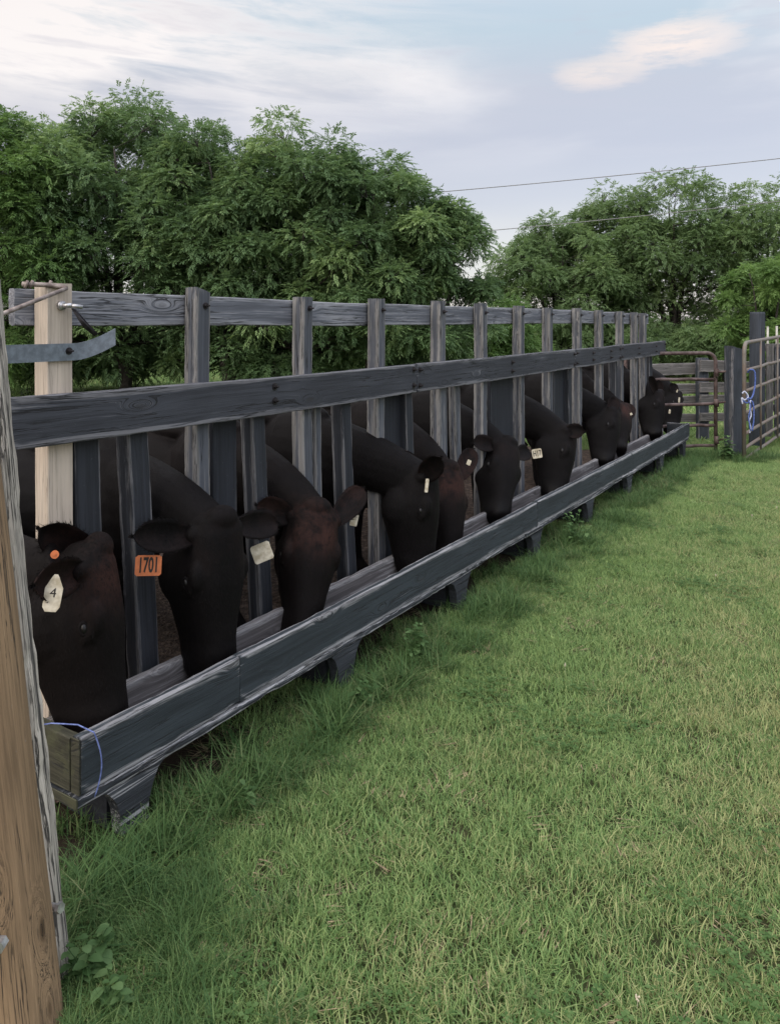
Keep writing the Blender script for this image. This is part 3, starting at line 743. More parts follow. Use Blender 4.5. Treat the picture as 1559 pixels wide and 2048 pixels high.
cow('farthest black cow at the end of the trough, head against the brown gate', ux(1318, 2.72), px(1360, 792, 2.40), px(1358, 868, 2.32), (.92, -.38, .12),
    [E(1, 1366, 782, 2.38, CF), E(-1, 1344, 766, 2.46, CF)], 'cow', .2, .016,
    tags=[(1357, 800, 2.30, .028, .072, (.5, -1, .1), R(-12), 'cream', ' '), (1353, 782, 2.32, .022, .04, (.5, -1, .1), R(-30), 'cream', ' ')])

# ------------------------------------------------------------------ gates and fences at the far right
def gate(name, p0, dirv, width, height, zs_, mat, label, r=.021, uprights=(), z0=.0):
    e = empty(name, p0, label=label, cat='gate'); d = Vector(dirv).normalized()
    at = lambda x, z: Vector(p0)+d*x+UP*z
    rc = .13; mb = MB()
    pts = [at(0, .02)]+[at(rc-rc*math.cos(t), height-rc+rc*math.sin(t)) for t in [math.pi/2*k/8 for k in range(9)]]
    pts += [at(width-rc+rc*math.sin(t), height-rc+rc*math.cos(t)) for t in [math.pi/2*k/8 for k in range(9)]]+[at(width, .02)]
    mb.tube(pts, r*1.05, 12); mb.obj('gate_frame', mat, e)
    for z in zs_:
        mb = MB(); pts = [at(width*k/10, z+.006*mnoise.noise(Vector((k*.7, z*9, 1)))*2) for k in range(11)]
        mb.tube(pts, r*.9, 10); mb.obj('gate_bar', mat, e)
    for x in uprights:
        mb = MB(); mb.tube([at(x, zs_[0]-.01)-d.cross(UP)*-.022, at(x, height)-d.cross(UP)*-.022], r*.6, 8); mb.obj('gate_upright', mat, e)
    return e
Zg1 = 10.55
gr = fx(1430, 920, Zg1); gr.z = gz(gr.x, gr.y)
gl = fx(1250, 920, Zg1-.25); gl.z = gr.z
gd = (gl-gr); H1 = fx(0, 706, Zg1).z-gr.z
zz = [fx(0, y, Zg1).z-gr.z for y in (891, 850, 808, 758)]
gate('tube_gate', gr, gd, gd.length, H1, zz, M['gatebrown'], 'rusty brown tube gate closing the pen beyond the trough end', .024)
# hinge plates
p = fx(1487, 925, 9.9); p.z = gz(p.x, p.y); H2 = fx(0, 686, 9.9).z-p.z
zz = [fx(0, y, 9.9).z-p.z for y in (918, 897, 868, 826, 783, 742)]
g2 = gate('tube_gate', p, (.60, .80, .02), 3.4, H2, zz, M['gategrey'], 'pale tube gate running off the right edge with a blue halter tied on', .024, uprights=(.86, 2.0, 3.0))
# square dark post
sp = fx(1468, 920, 10.35); sp.z = gz(sp.x, sp.y)-.05
o = board('square_post', sp, Vector((sp.x, sp.y, fx(0, 696, 10.35).z)), Vector((1, .2, 0)), .205, .19, M['darkpost'], None, .005, 3, chamf=.01, cut1=-.03)
tag(o, 'dark square gate post between the brown gate and the pale gate', 'post')
mb = MB()
for y, lb in ((745, 'upper rusty hinge iron joining brown gate to dark square post'), (806, 'middle rusty hinge iron joining brown gate to dark square post'), (880, 'lowest rusty hinge iron joining brown gate to dark square post')):
    mb = MB(); a = fx(1432, y, 10.5); b = fx(1456, y-3, 10.35); mb.tube([a, b], .014, 8); mb.tube([a-UP*.05, a+UP*.05], .032, 10)
    o = mb.obj('hinge', M['gatebrown'], None); tag(o, lb, 'hinge', 'hinge irons of the brown gate')
# tall pole
tp = fx(1512, 900, 11.6); 
o = pole('tall_pole', (tp.x, tp.y, -.15), (tp.x+.01, tp.y, fx(0, 624, 11.6).z), .112, .105, M['darkpost'], 4.0)
tag(o, 'tall dark round pole standing behind the pale gate', 'pole')
# plank fence behind brown gate
pf = empty('plank_fence', fx(1400, 900, 12.0)*1, label='old horizontal plank fence behind the rusty brown gate', cat='fence'); pf.location.z = -.1
for i, (ya, yb, tl) in enumerate(((727, 749, -8), (768, 787, -3), (793, 808, -2), (828, 843, 1))):
    for j, (xa, xb) in enumerate(((1255, 1398), (1399, 1500))):
        ym = (ya+yb)/2; Zd = 12.0
        a = fx(xa, ym-tl*(.5-j)-2*j, Zd+.02*j); b = fx(xb, ym+tl*(.2)-2*j, Zd+.3)
        board('plank', a, b, UP, (yb-ya+2)*Zd/FPX, .035, M['oldfence'], pf, .004, 200+i*3+j)
for i, x in enumerate((1280, 1403, 1470)):
    a = fx(x, 900, 12.15); a.z = -.15; b = fx(x, 716, 12.15)
    board('fence_post', a, b, Vector((1, 0, 0)), .17, .12, M['darkpost'], pf, .005, 220+i)
# vertical slab fence behind pale gate
vf = empty('slab_fence', fx(1540, 900, 12.6), label='upright rough slab fence seen through the pale gate', cat='fence'); vf.location.z = -.1
for i in range(13):
    x = 1520+i*17; Zd = 12.2+i*.18
    a = fx(x, 900, Zd); a.z = -.15; b = fx(x+rng.uniform(-2, 2), 690+rng.uniform(-10, 14), Zd)
    board('slab', a, b, Vector((1, .3, 0)), rng.uniform(.07, .13), .04, M['oldfence'] if i % 2 else M['darkpost'], vf, .006, 240+i)
for i, z in enumerate((.35, .95, 1.35)):
    a = fx(1512, 900, 12.35); a.z = z; b = fx(1740, 900, 14.6); b.z = z
    board('slab_rail', a, b, UP, .12, .04, M['oldfence'], vf, .006, 260+i)
for k, (x, yt) in enumerate(((1534, 653), (1552, 652))):
    a = fx(x, 900, 12.95); a.z = -.1; mb = MB(); mb.tube([a, fx(x, yt, 12.95)], .018, 8)
    o = mb.obj('white_rod', M['whitepost']); tag(o, ('white rod standing just right of the tall dark pole', 'white rod nearest the right edge, above the pale gate')[k], 'rod', 'white rods behind the pale gate')
# blue halter on the pale gate
ha = empty('halter', fx(1497, 740, 9.75), label='blue and white rope halter hanging from the pale gate', cat='halter')
Zh = 9.78
def rope(pl, r, mat, nm='rope'):
    pts = [fx(x, y, Zh+dz) for x, y, dz in pl]
    Q = []
    for i in range(len(pts)-1):
        p0_ = pts[max(i-1, 0)]; p1_ = pts[i]; p2_ = pts[i+1]; p3_ = pts[min(i+2, len(pts)-1)]
        for k in range(6):
            t = k/6; Q.append(.5*((2*p1_)+(p2_-p0_)*t+(2*p0_-5*p1_+4*p2_-p3_)*t*t+(3*p1_-p0_-3*p2_+p3_)*t**3))
    Q.append(pts[-1]); mb = MB(); mb.tube(Q, r, 8); mb.obj(nm, mat, ha)
rope([(1494, 745, .05), (1500, 739, -.03), (1508, 744, -.04), (1509, 765, -.03), (1506, 785, -.03), (1500, 797, -.04), (1492, 792, -.05)], .010, M['rope'])
rope([(1483, 787, -.05), (1488, 783, -.06), (1495, 793, -.06), (1488, 800, -.06), (1482, 796, -.05), (1484, 808, -.05)], .009, M['ropewhite'])
rope([(1484, 800, -.05), (1492, 806, -.06), (1502, 802, -.05), (1506, 815, -.05), (1506, 840, -.04), (1503, 862, -.04)], .009, M['rope'])
rope([(1500, 800, -.07), (1498, 815, -.07), (1501, 830, -.07), (1497, 842, -.07), (1500, 855, -.07), (1498, 866, -.06)], .008, M['ropewhite'])
rope([(1493, 796, -.08), (1500, 812, -.08), (1496, 835, -.08), (1500, 862, -.08)], .008, M['rope'])
# power lines
for k, ((x0, y0), (x1, y1)) in enumerate((((820, 387), (1600, 313)), ((900, 466), (1600, 398)))):
    Zl = 21.5+k*1.0; a = fx(x0-900, y0+88, Zl); b = fx(x1+500, y1-44, Zl); m_ = []
    a = fx(x0-700, y0+(y0-y1)/(x1-x0)*700, Zl); b = fx(x1+500, y1-(y0-y1)/(x1-x0)*500, Zl)
    for i in range(41):
        f = i/40; p = a.lerp(b, f); p.z -= .25*(1-(2*f-1)**2)-.2; m_.append(p)
    mb = MB(); mb.tube(m_, .012, 6)
    o = mb.obj('power_line', M['wire']); tag(o, ('upper thin power line crossing the sky', 'lower thin power line passing in front of the right hand trees')[k], 'power line', 'power lines')

# ------------------------------------------------------------------ trees
def leafmat(name, c0, c1, c2):
    m, N = newmat(name)
    t = N.n('ShaderNodeAttribute', attribute_name='tint').outputs['Fac']
    c = N.ramp(t, [(0, c0), (.55, c1), (1, c2)])
    d = N.n('ShaderNodeBsdfPrincipled', {'Base Color': c, 'Roughness': .6, 'Specular IOR Level': .15})
    tr_ = N.n('ShaderNodeBsdfTranslucent', {0: N.mix(.5, c, N.mix(1.0, c, (1.5, 1.5, .9), 'MULTIPLY'))})
    mx = N.n('ShaderNodeMixShader', {0: .42, 1: d.outputs[0], 2: tr_.outputs[0]})
    finish(N, mx.outputs[0]); return m
M['leafA'] = leafmat('ash_leaves', (.080, .138, .066), (.138, .220, .100), (.25, .35, .15))
M['leafB'] = leafmat('olive_leaves', (.105, .165, .076), (.155, .235, .105), (.23, .32, .14))
M['leafC'] = leafmat('bright_leaves', (.095, .170, .058), (.145, .240, .080), (.21, .32, .11))
M['clover'] = leafmat('clover_green', (.07, .14, .045), (.10, .18, .06), (.15, .24, .09))
M['bark'] = plain('bark', (.040, .034, .030), .9, 0, .4, 12, bump=.8)
def tree(name, base, H, rad, label, lm, seed, nclump=70, per=95, skirt=.0, leaf=1.0, stems=4, top_bias=1.0, squash=(1, 1), group='trees behind the pen', open_=.0):
    rg = np.random.default_rng(seed); base = Vector(base)
    e = empty(name, base, label=label, cat='tree', group=group)
    zc0 = H*(.5+skirt/2); rz = H*(.5-skirt/2)
    # clump centres, mostly in the outer shell of an uneven crown
    C = []; tries = 0
    while len(C) < nclump and tries < 20000:
        tries += 1
        v = rg.normal(size=3); v /= np.linalg.norm(v); r = rg.uniform(.86, 1.0) if rg.random() < .62 else rg.uniform(.35, .9)
        lob = 1+.06*mnoise.noise(Vector((v[0]*2+seed, v[1]*2, v[2]*2)))*2
        p = np.array([v[0]*rad*squash[0], v[1]*rad*squash[1], v[2]*rz])*r*lob*.90
        p[2] += zc0
        if p[2] < .5: continue
        if all(np.linalg.norm(p-q[:3]) > .34*rad/3 for q in C) and (p[2] > .42*H or rg.random() < .62): C.append(np.append(p, rg.uniform(.17, .30)*rad*.75))
    C = np.array(C)
    # limbs
    mb = MB(); top = []
    for s_ in range(stems):
        an = 2*math.pi*(s_+rg.uniform(-.2, .2))/stems; rr = rad*rg.uniform(.25, .45)
        pts = []; rds = []
        for k in range(9):
            t = k/8
            pts.append(base+Vector((math.cos(an)*rr*t**1.2+.1*mnoise.noise(Vector((t*4, s_, seed))), math.sin(an)*rr*t**1.2, -.1+H*.86*t*(1-.1*s_/stems))))
            rds.append((.095*(1-t)+.018)*H/7)
        mb.tube(pts, rds, 7); top += [(p, r) for p, r in zip(pts, rds)][2:]
    mb.obj('trunk', M['bark'], e)
    tw = MB()
    for c in C:
        cp = base+Vector(c[:3]); 
        q, r = min(top, key=lambda pr: (pr[0]-cp).length + (2.0 if pr[0].z > cp.z-.1 else 0))
        mid = q.lerp(cp, .5)+Vector((0, 0, -.08)); tw.tube([q, mid, cp], [r*.5, r*.32, .008], 5, False)
        for k in range(5):
            v = Vector(rg.normal(size=3)).normalized()*c[3]*.8
            tw.tube([mid.lerp(cp, .5), cp+v*.5, cp+v], [.010, .007, .003], 3, False)
    tw.obj('branches', M['bark'], e)
    # compound leaves
    n = int(len(C)*per*1.75)
    ci = rg.integers(0, len(C), n); v = rg.normal(size=(n, 3)); v /= np.linalg.norm(v, axis=1)[:, None]
    v[:, 2] = np.where((v[:, 2] < -.35) & (rg.random(n) < .6), -v[:, 2]*.6, v[:, 2])
    rr = C[ci, 3]*(rg.uniform(.25, 1.0, n)**.45)*rg.uniform(.85, 1.15, n)
    pos = C[ci, :3]+v*rr[:, None]*np.array([1.15, 1.15, .80])
    out = v*np.array([1, 1, .6])+rg.normal(size=(n, 3))*.45; out[:, 2] -= .06
    out /= np.linalg.norm(out, axis=1)[:, None]
    nl = 11; Ls = rg.uniform(.15, .27, n)*leaf
    side = np.cross(out, [0, 0, 1.0]); side /= np.linalg.norm(side, axis=1)[:, None]+1e-9
    upv = np.cross(side, out)
    tintc = rg.normal(0, .14, len(C))+np.array([.16*mnoise.noise(Vector((c[0]*.6, c[1]*.6, c[2]*.6+seed))) for c in C])*2
    tint_s = np.clip(.45+tintc[ci]+rg.normal(0, .13, n), 0, 1)
    VV = []; TT = []
    for j in range(nl):
        t = (j//2+1)/((nl+1)//2+.2); sg = 1 if j % 2 else -1
        if j == nl-1: sg = 0; t = .95
        org = pos+out*(Ls*t)[:, None]; org[:, 2] -= (Ls*t*t)*.30
        ld = out*(.75 if sg else 1)+side*sg*.75+rg.normal(size=(n, 3))*.16; ld[:, 2] -= .12+.36*t
        ld /= np.linalg.norm(ld, axis=1)[:, None]
        ll = Ls*rg.uniform(.28, .40, n); 
        wv = np.cross(ld, upv+rg.normal(size=(n, 3))*.35); wv /= np.linalg.norm(wv, axis=1)[:, None]+1e-9
        ww = ll*.19
        a_ = org; b_ = org+ld*(ll*.45)[:, None]+wv*ww[:, None]; c_ = org+ld*ll[:, None]; c_[:, 2] -= ll*.12; d_ = org+ld*(ll*.45)[:, None]-wv*ww[:, None]
        VV.append(np.stack([a_, b_, c_, d_], 1)); TT.append(np.repeat(tint_s, 4))
    Vx = np.concatenate(VV).reshape(-1, 3); Fx = np.arange(len(Vx)).reshape(-1, 4)
    Vx = Vx+np.array(base)
    mesh_obj('crown', Vx, Fx, lm, e, False, {'tint': np.concatenate(TT)})
    return e
def tb(x, Zd): return ((x-CX)*Zd/FPX, Zd, gz(0, 20))
def th(y, Zd): return CAMZ+(HY-y)*Zd/FPX+.10
G = 'broad leafy trees behind the pen'
tree('leafy_tree', tb(-40, 17), th(205, 17), 2.5, 'yellowish green leafy tree cut by the left edge, above the near fence end', M['leafC'], 11, 110, 100, group=G)
tree('leafy_tree', tb(250, 18.5), th(180, 18.5), 2.9, 'tallest dark green leafy tree, its dome highest at upper left', M['leafA'], 5, 150, 110, group=G, stems=5)
tree('leafy_tree', tb(455, 18.0), th(212, 18.0), 2.2, 'dark green leafy tree filling the dip right of the tallest dome', M['leafA'], 19, 110, 100, group=G)
tree('leafy_tree', tb(610, 18), th(232, 18), 2.5, 'dark green leafy tree with a small crest, middle of the left hand trees', M['leafA'], 23, 120, 105, group=G)
tree('leafy_tree', tb(745, 17.5), th(280, 17.5), 1.9, 'dark green leafy tree stepping down right of the crested one', M['leafA'], 29, 80, 105, group=G)
tree('leafy_tree', tb(868, 17.5), th(380, 17.5), 1.45, 'lower leafy tree sloping down to the gap in the tree line', M['leafA'], 37, 60, 105, group=G)
tree('leafy_tree', tb(1115, 27), th(425, 27), 2.6, 'olive green tree just right of the gap in the tree line', M['leafB'], 41, 95, 80, group=G, leaf=1.2)
tree('leafy_tree', tb(1230, 28), th(365, 28), 2.5, 'olive green tree left of the tallest right hand tree', M['leafB'], 47, 85, 75, group=G, leaf=1.2)
tree('leafy_tree', tb(1345, 27), th(322, 27), 2.7, 'tallest olive green tree right of the gap, ragged top crossed by the power line', M['leafB'], 53, 95, 70, group=G, leaf=1.2)
tree('leafy_tree', tb(1545, 26), th(338, 26), 3.0, 'olive green tree cut by the right edge', M['leafB'], 61, 110, 75, group=G, leaf=1.2)
tree('leafy_tree', tb(1540, 19), th(480, 19), 1.3, 'small bright green tree beside the tall dark pole', M['leafC'], 71, 40, 90, group=G)
B_ = 'bushes along the foot of the tree line'
for k, (x, zd, yt, rd, lmn, lb) in enumerate((
    (60, 20, 690, 1.6, 'leafA', 'dark bush at the foot of the tree line behind the pale post'), (270, 21, 670, 1.7, 'leafA', 'dark bush between the pale post and the next fence post'),
    (480, 21, 660, 1.7, 'leafA', 'dark bush behind the second and third fence posts'), (690, 22, 640, 1.8, 'leafC', 'light green bush under the left hand trees'),
    (850, 21, 630, 1.5, 'leafA', 'dark bush under the end of the left hand trees'), (985, 22, 600, 1.6, 'leafC', 'pale green bush in the gap between the tree groups'),
    (1140, 25, 620, 1.8, 'leafB', 'olive bush behind the last fence posts'), (1300, 25, 640, 1.9, 'leafB', 'olive bush above the far end of the front rail'),
    (1450, 24, 640, 1.8, 'leafB', 'olive bush behind the dark square post'), (1610, 24, 620, 1.8, 'leafB', 'olive bush behind the pale gate'))):
    tree('leafy_shrub', tb(x, zd), th(yt, zd), rd, lb, M[lmn], 77+k*3, 34, 85, group=B_, stems=3)

# ------------------------------------------------------------------ grass
def grassmat(name, g0, g1, dry, drya):
    m, N = newmat(name)
    t = N.n('ShaderNodeAttribute', attribute_name='tint').outputs['Fac']
    hgt = N.n('ShaderNodeAttribute', attribute_name='hgt').outputs['Fac']
    pos = N.n('ShaderNodeNewGeometry').outputs['Position']
    n1 = N.noise(pos, .9, 4, .6); n2 = N.noise(pos, 3.7, 4, .6)
    sp = N.n('ShaderNodeSeparateXYZ', {0: pos})
    # lawn yellows away from the trough, lush beside it
    cc = N.math('ADD', N.math('MULTIPLY', sp.outputs[0], D.y), N.math('MULTIPLY', sp.outputs[1], -D.x))   # = -c
    lush = N.sm(cc, -.2, -1.9)
    c = N.mix(t, g0, g1)
    dr = N.math('ADD', N.math('MULTIPLY', n1, .9), N.math('MULTIPLY', n2, .6))
    dr = N.math('SUBTRACT', dr, N.math('MULTIPLY', lush, .22))
    thr = N.sm(N.math('ADD', dr, N.math('MULTIPLY', N.math('SUBTRACT', t, .5), .60)), .70, .97, 0, drya)
    c = N.mix(thr, c, dry)
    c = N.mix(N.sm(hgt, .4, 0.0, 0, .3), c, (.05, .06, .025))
    d = N.n('ShaderNodeBsdfPrincipled', {'Base Color': c, 'Roughness': .55, 'Specular IOR Level': .18})
    tr_ = N.n('ShaderNodeBsdfTranslucent', {0: c})
    mx = N.n('ShaderNodeMixShader', {0: .3, 1: d.outputs[0], 2: tr_.outputs[0]})
    finish(N, mx.outputs[0]); return m
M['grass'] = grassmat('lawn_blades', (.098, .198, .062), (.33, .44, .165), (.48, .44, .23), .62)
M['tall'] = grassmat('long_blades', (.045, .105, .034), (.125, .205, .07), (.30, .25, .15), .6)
def blades(rg, n, size, hmin, hmax, wmin, wmax, bend, seg=3, clump=0.0):
    x = rg.uniform(-size/2, size/2, n); y = rg.uniform(-size/2, size/2, n)
    if clump:
        k = max(1, int(n/clump)); cx_ = rg.uniform(-size/2, size/2, k); cy_ = rg.uniform(-size/2, size/2, k); q = rg.integers(0, k, n)
        x = cx_[q]+rg.normal(0, .022, n); y = cy_[q]+rg.normal(0, .022, n)
    h = rg.uniform(hmin, hmax, n)*rg.uniform(.7, 1, n); wd = rg.uniform(wmin, wmax, n); th_ = rg.uniform(0, 2*math.pi, n)
    bn = rg.uniform(.15, 1, n)*bend; tl = rg.normal(0, .22, (n, 2))
    dx, dy = np.cos(th_), np.sin(th_); sx, sy = -dy, dx
    fw = rg.uniform(-.6, .6, n); 
    Vs = []; hs = []
    for i in range(seg+1):
        t = i/seg; w_ = wd*(1-t**1.6)*.5+.0002
        px_ = x+dx*bn*h*t*t+tl[:, 0]*h*t; py_ = y+dy*bn*h*t*t+tl[:, 1]*h*t; pz = h*(t-.35*bn*t*t)
        for sg in (-1, 1):
            Vs.append(np.stack([px_+sx*w_*sg, py_+sy*w_*sg, pz], 1)); hs.append(np.full(n, t))
    V = np.stack(Vs, 1).reshape(-1, 3); Hh = np.stack(hs, 1).reshape(-1)
    k = 2*(seg+1); b = (np.arange(n)*k)[:, None]
    F = np.concatenate([b+np.array([2*i, 2*i+1, 2*i+3, 2*i+2]) for i in range(seg)])
    T = np.repeat(rg.uniform(0, 1, n), k)
    return V, F, T, Hh
gcol = bpy.data.collections.new('grass_source')
def source(name, V, F, T, Hh, mat):
    o = mesh_obj(name, V, F, mat, None, False, {'tint': T, 'hgt': Hh}); COL.objects.unlink(o); return o
def scatter(name, srcs, pts, label, cat):
    col = bpy.data.collections.new(name+'_source')
    for o in srcs: col.objects.link(o)
    me = bpy.data.meshes.new(name); me.vertices.add(len(pts))
    A = np.array(pts, dtype=np.float32); me.vertices.foreach_set('co', A[:, :3].ravel())
    a = me.attributes.new('rot', 'FLOAT_VECTOR', 'POINT'); rv = np.zeros((len(pts), 3), np.float32); rv[:, 2] = A[:, 3]; a.data.foreach_set('vector', rv.ravel())
    a = me.attributes.new('scl', 'FLOAT_VECTOR', 'POINT'); sv = np.stack([A[:, 4], A[:, 4], A[:, 5]], 1); a.data.foreach_set('vector', sv.ravel())
    a = me.attributes.new('idx', 'INT', 'POINT'); a.data.foreach_set('value', np.arange(len(pts), dtype=np.int32) * 7 % len(srcs))
    o = bpy.data.objects.new(name, me); COL.objects.link(o)
    tag(o, label, cat, kind='stuff')
    ng = bpy.data.node_groups.new(name, 'GeometryNodeTree')
    ng.interface.new_socket('Geometry', in_out='INPUT', socket_type='NodeSocketGeometry'); ng.interface.new_socket('Geometry', in_out='OUTPUT', socket_type='NodeSocketGeometry')
    L = ng.links; gi = ng.nodes.new('NodeGroupInput'); go = ng.nodes.new('NodeGroupOutput')
    ci = ng.nodes.new('GeometryNodeCollectionInfo'); ci.inputs[0].default_value = col; ci.inputs[1].default_value = True; ci.inputs[2].default_value = True
    ip = ng.nodes.new('GeometryNodeInstanceOnPoints'); ip.inputs['Pick Instance'].default_value = True
    def na(nm, ty):
        q = ng.nodes.new('GeometryNodeInputNamedAttribute'); q.data_type = ty; q.inputs[0].default_value = nm; return q.outputs[0]
    er = ng.nodes.new('FunctionNodeEulerToRotation'); L.new(na('rot', 'FLOAT_VECTOR'), er.inputs[0])
    L.new(gi.outputs[0], ip.inputs['Points']); L.new(ci.outputs[0], ip.inputs['Instance']); L.new(na('idx', 'INT'), ip.inputs['Instance Index'])
    L.new(er.outputs[0], ip.inputs['Rotation']); L.new(na('scl', 'FLOAT_VECTOR'), ip.inputs['Scale']); L.new(ip.outputs[0], go.inputs[0])
    md = o.modifiers.new('scatter', 'NODES'); md.node_group = ng
    return o
rgn = np.random.default_rng(3)
T_ = .28
lawn = []
for i in range(10):
    V, F, T, Hh = blades(rgn, 2100, T_*1.45, .016, .050, .0020, .0042, 1.2, 3, 0 if i % 3 else 5)
    lawn.append(source('lawn_patch', V, F, T, Hh, M['grass']))
def cof(x, y): return -(NN.x*x+NN.y*y)
def uof(x, y): return D.x*x+D.y*y
pts = []
for x in np.arange(-2.6, 11, T_):
    for y in np.arange(1.3, 16.0, T_):
        xx = x+rgn.uniform(-.04, .04); yy = y+rgn.uniform(-.04, .04)
        if abs(xx) > .62*yy+.9: continue
        c_ = cof(xx, yy); u_ = uof(xx, yy)
        if c_ > 2.50 and u_ < 11.0: continue
        if c_ > 2.08+rgn.uniform(-.1, .1) and u_ < 10.9 and rgn.random() < .8: continue
        pts.append((xx, yy, gz(xx, yy), rgn.uniform(0, 6.28), rgn.uniform(.9, 1.15), rgn.uniform(.75, 1.3)*(1.15 if c_ > 1.2 else 1)))
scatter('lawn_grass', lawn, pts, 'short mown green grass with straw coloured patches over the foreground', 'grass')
# long grass
tall = []
for i in range(8):
    V, F, T, Hh = blades(rgn, 55, .12, .08, .22, .003, .006, 1.5, 6)
    tall.append(source('long_patch', V, F, T, Hh, M['tall']))
pts = []
for k in range(820):
    u_ = rgn.uniform(1.2, 11.2); c_ = min(2.4, max(1.5, 1.98+rgn.normal(0, .14)))
    p = P(u_, c_, 0); s_ = rgn.uniform(.28, 1.0)*(.62 if c_ < 1.85 else 1)
    pts.append((p.x, p.y, gz(p.x, p.y), rgn.uniform(0, 6.28), s_*1.1, s_))
for k in range(260):
    a = rgn.uniform(0, 6.28); r = .10+abs(rgn.normal(0, .16)); x = -.80+r*math.cos(a)*1.2; y = 2.05+r*math.sin(a)*1.6
    if math.hypot(x+.95, y-1.9) < .15: continue
    s_ = rgn.uniform(.3, .7); pts.append((x, y, 0, rgn.uniform(0, 6.28), s_, s_))
for k in range(200):                                     # round the far posts and gates
    x, y = (4.4+rgn.normal(0, .45), 10.2+rgn.normal(0, .22)); s_ = rgn.uniform(.5, 1.1)
    pts.append((x, y, gz(x, y), rgn.uniform(0, 6.28), s_, s_))
for k in range(170):                                     # odd coarse tufts in the lawn
    x = rgn.uniform(-1, 6); y = rgn.uniform(1.6, 10); s_ = rgn.uniform(.25, .42)
    if cof(x, y) > 2: continue
    pts.append((x, y, gz(x, y), rgn.uniform(0, 6.28), s_, s_))
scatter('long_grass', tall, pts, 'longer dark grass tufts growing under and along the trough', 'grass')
# far meadow beyond the pen
far_src = []
for i in range(4):
    V, F, T, Hh = blades(rgn, 500, 1.3, .08, .22, .010, .022, .9, 2)
    far_src.append(source('meadow_patch', V, F, T, Hh, M['grass']))
pts = []
for x in np.arange(-16, 26, 1.15):
    for y in np.arange(12.5, 34, 1.15):
        c_ = cof(x, y); u_ = uof(x, y)
        if abs(x) > .62*y+1: continue
        if c_ > 2.5 and c_ < 9.2 and u_ < 11.3: continue
        pts.append((x+rgn.uniform(-.3, .3), y+rgn.uniform(-.3, .3), gz(x, y), rgn.uniform(0, 6.28), 1.1, rgn.uniform(.5, 1.0)))
scatter('meadow_grass', far_src, pts, 'bright meadow grass beyond the gates and the pen', 'grass')
# fallen straw and dead leaves
V, F, T, Hh = blades(rgn, 40, .2, .05, .12, .002, .005, 2.4, 3)
M['straw'] = plain('dead_straw', (.26, .20, .12), .8, 0, .4, 30)
st = []
for i in range(4):
    V, F, T, Hh = blades(rgn, 22, .22, .05, .14, .002, .0045, .5, 3)
    V = V[:, [0, 2, 1]]*np.array([1, 1, .10])+np.array([0, 0, .012])
    st.append(source('straw_patch', V, F, T, Hh, M['straw']))
pts = []
for k in range(420):
    u_ = rgn.uniform(1.3, 11); c_ = 2.02+rgn.normal(0, .17) if k % 2 else rgn.uniform(.2, 2)
    p = P(u_, c_, 0); pts.append((p.x, p.y, gz(p.x, p.y), rgn.uniform(0, 6.28), 1, 1))
scatter('straw_litter', st, pts, 'dry straw scraps lying among the grass', 'straw')
# clover heads
mb = MB()
cl = []
for i in range(3):
    mb = MB()
    for k in range(14):
        a = k*2.4; z = .055+.004*(k % 4); mb.ell((.004*math.cos(a), .004*math.sin(a), z), (.0025, .0025, .004), None, 5, 4)
    mb.tube([(0, 0, 0), (.002, 0, .03), (0, 0, .055)], .0007, 4)
    o = mb.obj('clover_head', M['cream']); COL.objects.unlink(o); cl.append(o)
pts = []
for k in range(110):
    x = rgn.uniform(-.3, 4.5); y = rgn.uniform(1.9, 7.5)
    if cof(x, y) > 1.4 or rgn.random() > .25+.5*max(0, x/4): continue
    pts.append((x, y, gz(x, y), rgn.uniform(0, 6.28), rgn.uniform(.6, 1.0), rgn.uniform(.7, 1.0)))
scatter('clover_flowers', cl, pts, 'tiny white clover heads dotted through the lawn', 'clover')
# low clover leaves between the blades
cs = []
for i in range(4):
    V = []; F = []; T = []
    for k in range(46):
        x, y = rgn.normal(0, .06, 2); z = rgn.uniform(.022, .045); an = rgn.uniform(0, 6.28); L = rgn.uniform(.007, .012)
        for j in range(3):
            t_ = an+j*2.094; dx, dy = math.cos(t_), math.sin(t_); b = len(V)
            V += [(x, y, z), (x+dx*L*.6-dy*L*.5, y+dy*L*.6+dx*L*.5, z+.002), (x+dx*L*1.15, y+dy*L*1.15, z+.001), (x+dx*L*.6+dy*L*.5, y+dy*L*.6-dx*L*.5, z+.002)]
            F.append((b, b+1, b+2, b+3)); T += [rgn.uniform(0, 1)]*4
    o = mesh_obj('clover_patch', V, F, M['clover'], None, False, {'tint': T}); COL.objects.unlink(o); cs.append(o)
pts = []
for k in range(420):
    x = rgn.uniform(-1.0, 5.5); y = rgn.uniform(1.7, 7.5)
    if cof(x, y) > 1.9 or mnoise.noise(Vector((x*1.3, y*1.3, 3))) < .02: continue
    pts.append((x, y, gz(x, y), rgn.uniform(0, 6.28), rgn.uniform(.8, 1.5), rgn.uniform(.8, 1.2)))
scatter('clover_leaves', cs, pts, 'low three lobed clover leaves in patches among the lawn grass', 'clover')
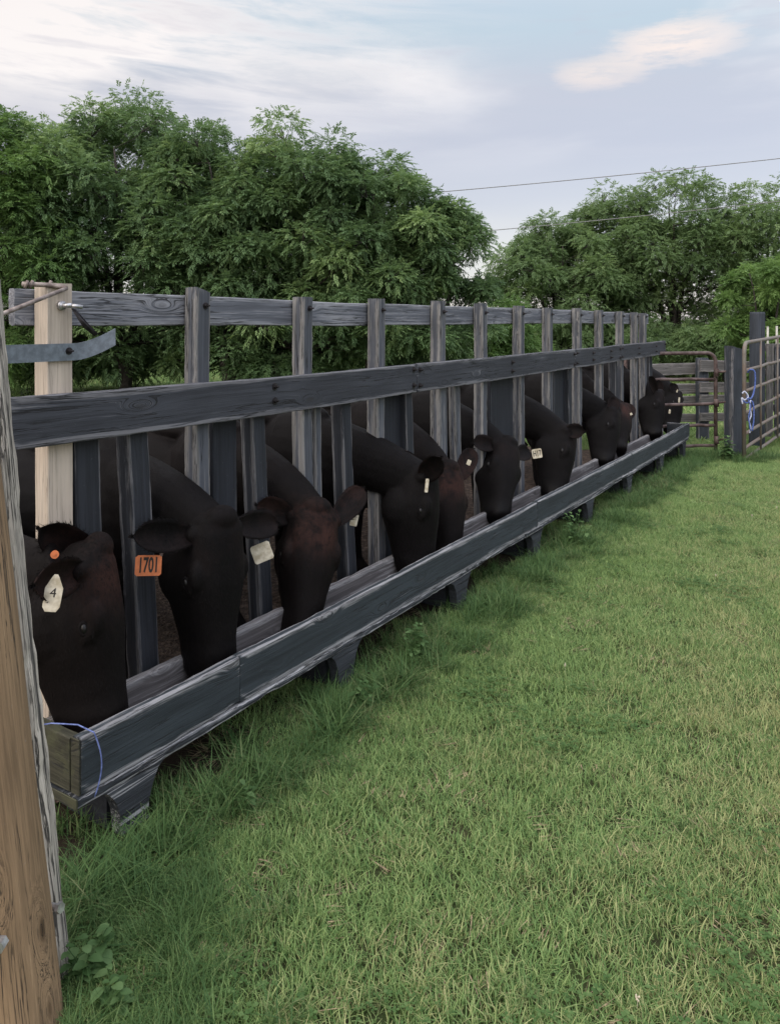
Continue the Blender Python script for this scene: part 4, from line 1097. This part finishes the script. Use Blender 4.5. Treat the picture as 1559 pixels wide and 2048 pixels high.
# broad leaved weeds
M['weed'] = leafmat('weed_leaves', (.06, .12, .04), (.10, .18, .07), (.15, .24, .10))
def weed(base, h, n, label, seed, leafs=.05, grp=None):
    rg = random.Random(seed); base = Vector(base); e = empty('weed', base, label=label, cat='weed', group=grp)
    st_ = MB(); lf = MB(); tn = []
    for k in range(n):
        an = rg.uniform(0, 6.28); rr = rg.uniform(.03, .5)*h; tip = base+Vector((math.cos(an)*rr, math.sin(an)*rr, h*rg.uniform(.45, 1)))
        mid = base.lerp(tip, .5)+Vector((0, 0, .02)); st_.tube([base, mid, tip], [.0022, .0016, .001], 5)
        for q in range(5):
            t = .35+.65*q/4; o_ = base.lerp(tip, t); a2 = an+q*2.4; L = leafs*rg.uniform(.6, 1.2)*(1.1-.4*t)
            d = Vector((math.cos(a2), math.sin(a2), rg.uniform(-.1, .5))).normalized(); s = d.cross(UP).normalized(); uq = s.cross(d)
            R_ = []
            for i in range(6):
                f = i/5; w_ = L*.36*math.sin(math.pi*min(1, f*.9+.08))**.8; c_ = o_+d*L*f-UP*(L*.35*f*f)
                R_.append((c_-s*w_+uq*w_*.25, c_-UP*.0, c_+s*w_+uq*w_*.25))
            V = [v for r in R_ for v in r]; F = []
            for i in range(5):
                for j in range(2): a = i*3+j; F.append((a, a+1, a+4, a+3))
            lf.add(V, F); tn += [rg.random()]*18
    st_.obj('stem', M['weed'], e); mesh_obj('leaves', lf.V, lf.F, M['weed'], e, True, {'tint': tn})
weed((-.80, 2.04, 0), .15, 9, 'broad leaved green weed at the foot of the brown pole', 1, .050)
weed((-.70, 1.96, 0), .10, 7, 'small spreading weed just right of the pole foot', 2, .045)
p = P(ux(840, 2.0), 2.0, 0); weed(p, .20, 14, 'tangled leafy weed under the middle of the trough', 3, .05)
p = P(ux(730, 1.95), 1.98, 0); weed(p, .16, 12, 'low leafy weed near the second trough leg', 4, .05)
p = P(ux(1150, 2.02), 2.02, 0); weed(p, .28, 14, 'leafy weed growing up beside the fourth trough leg', 5, .05)
p = P(ux(480, 1.95), 1.92, 0); weed(p, .10, 8, 'small weed with pale leaves below the near trough board', 6, .045)
p = fx(1455, 925, 10.0); p.z = gz(p.x, p.y); weed(p, .35, 16, 'leafy weed clump at the foot of the dark square post', 7, .09)
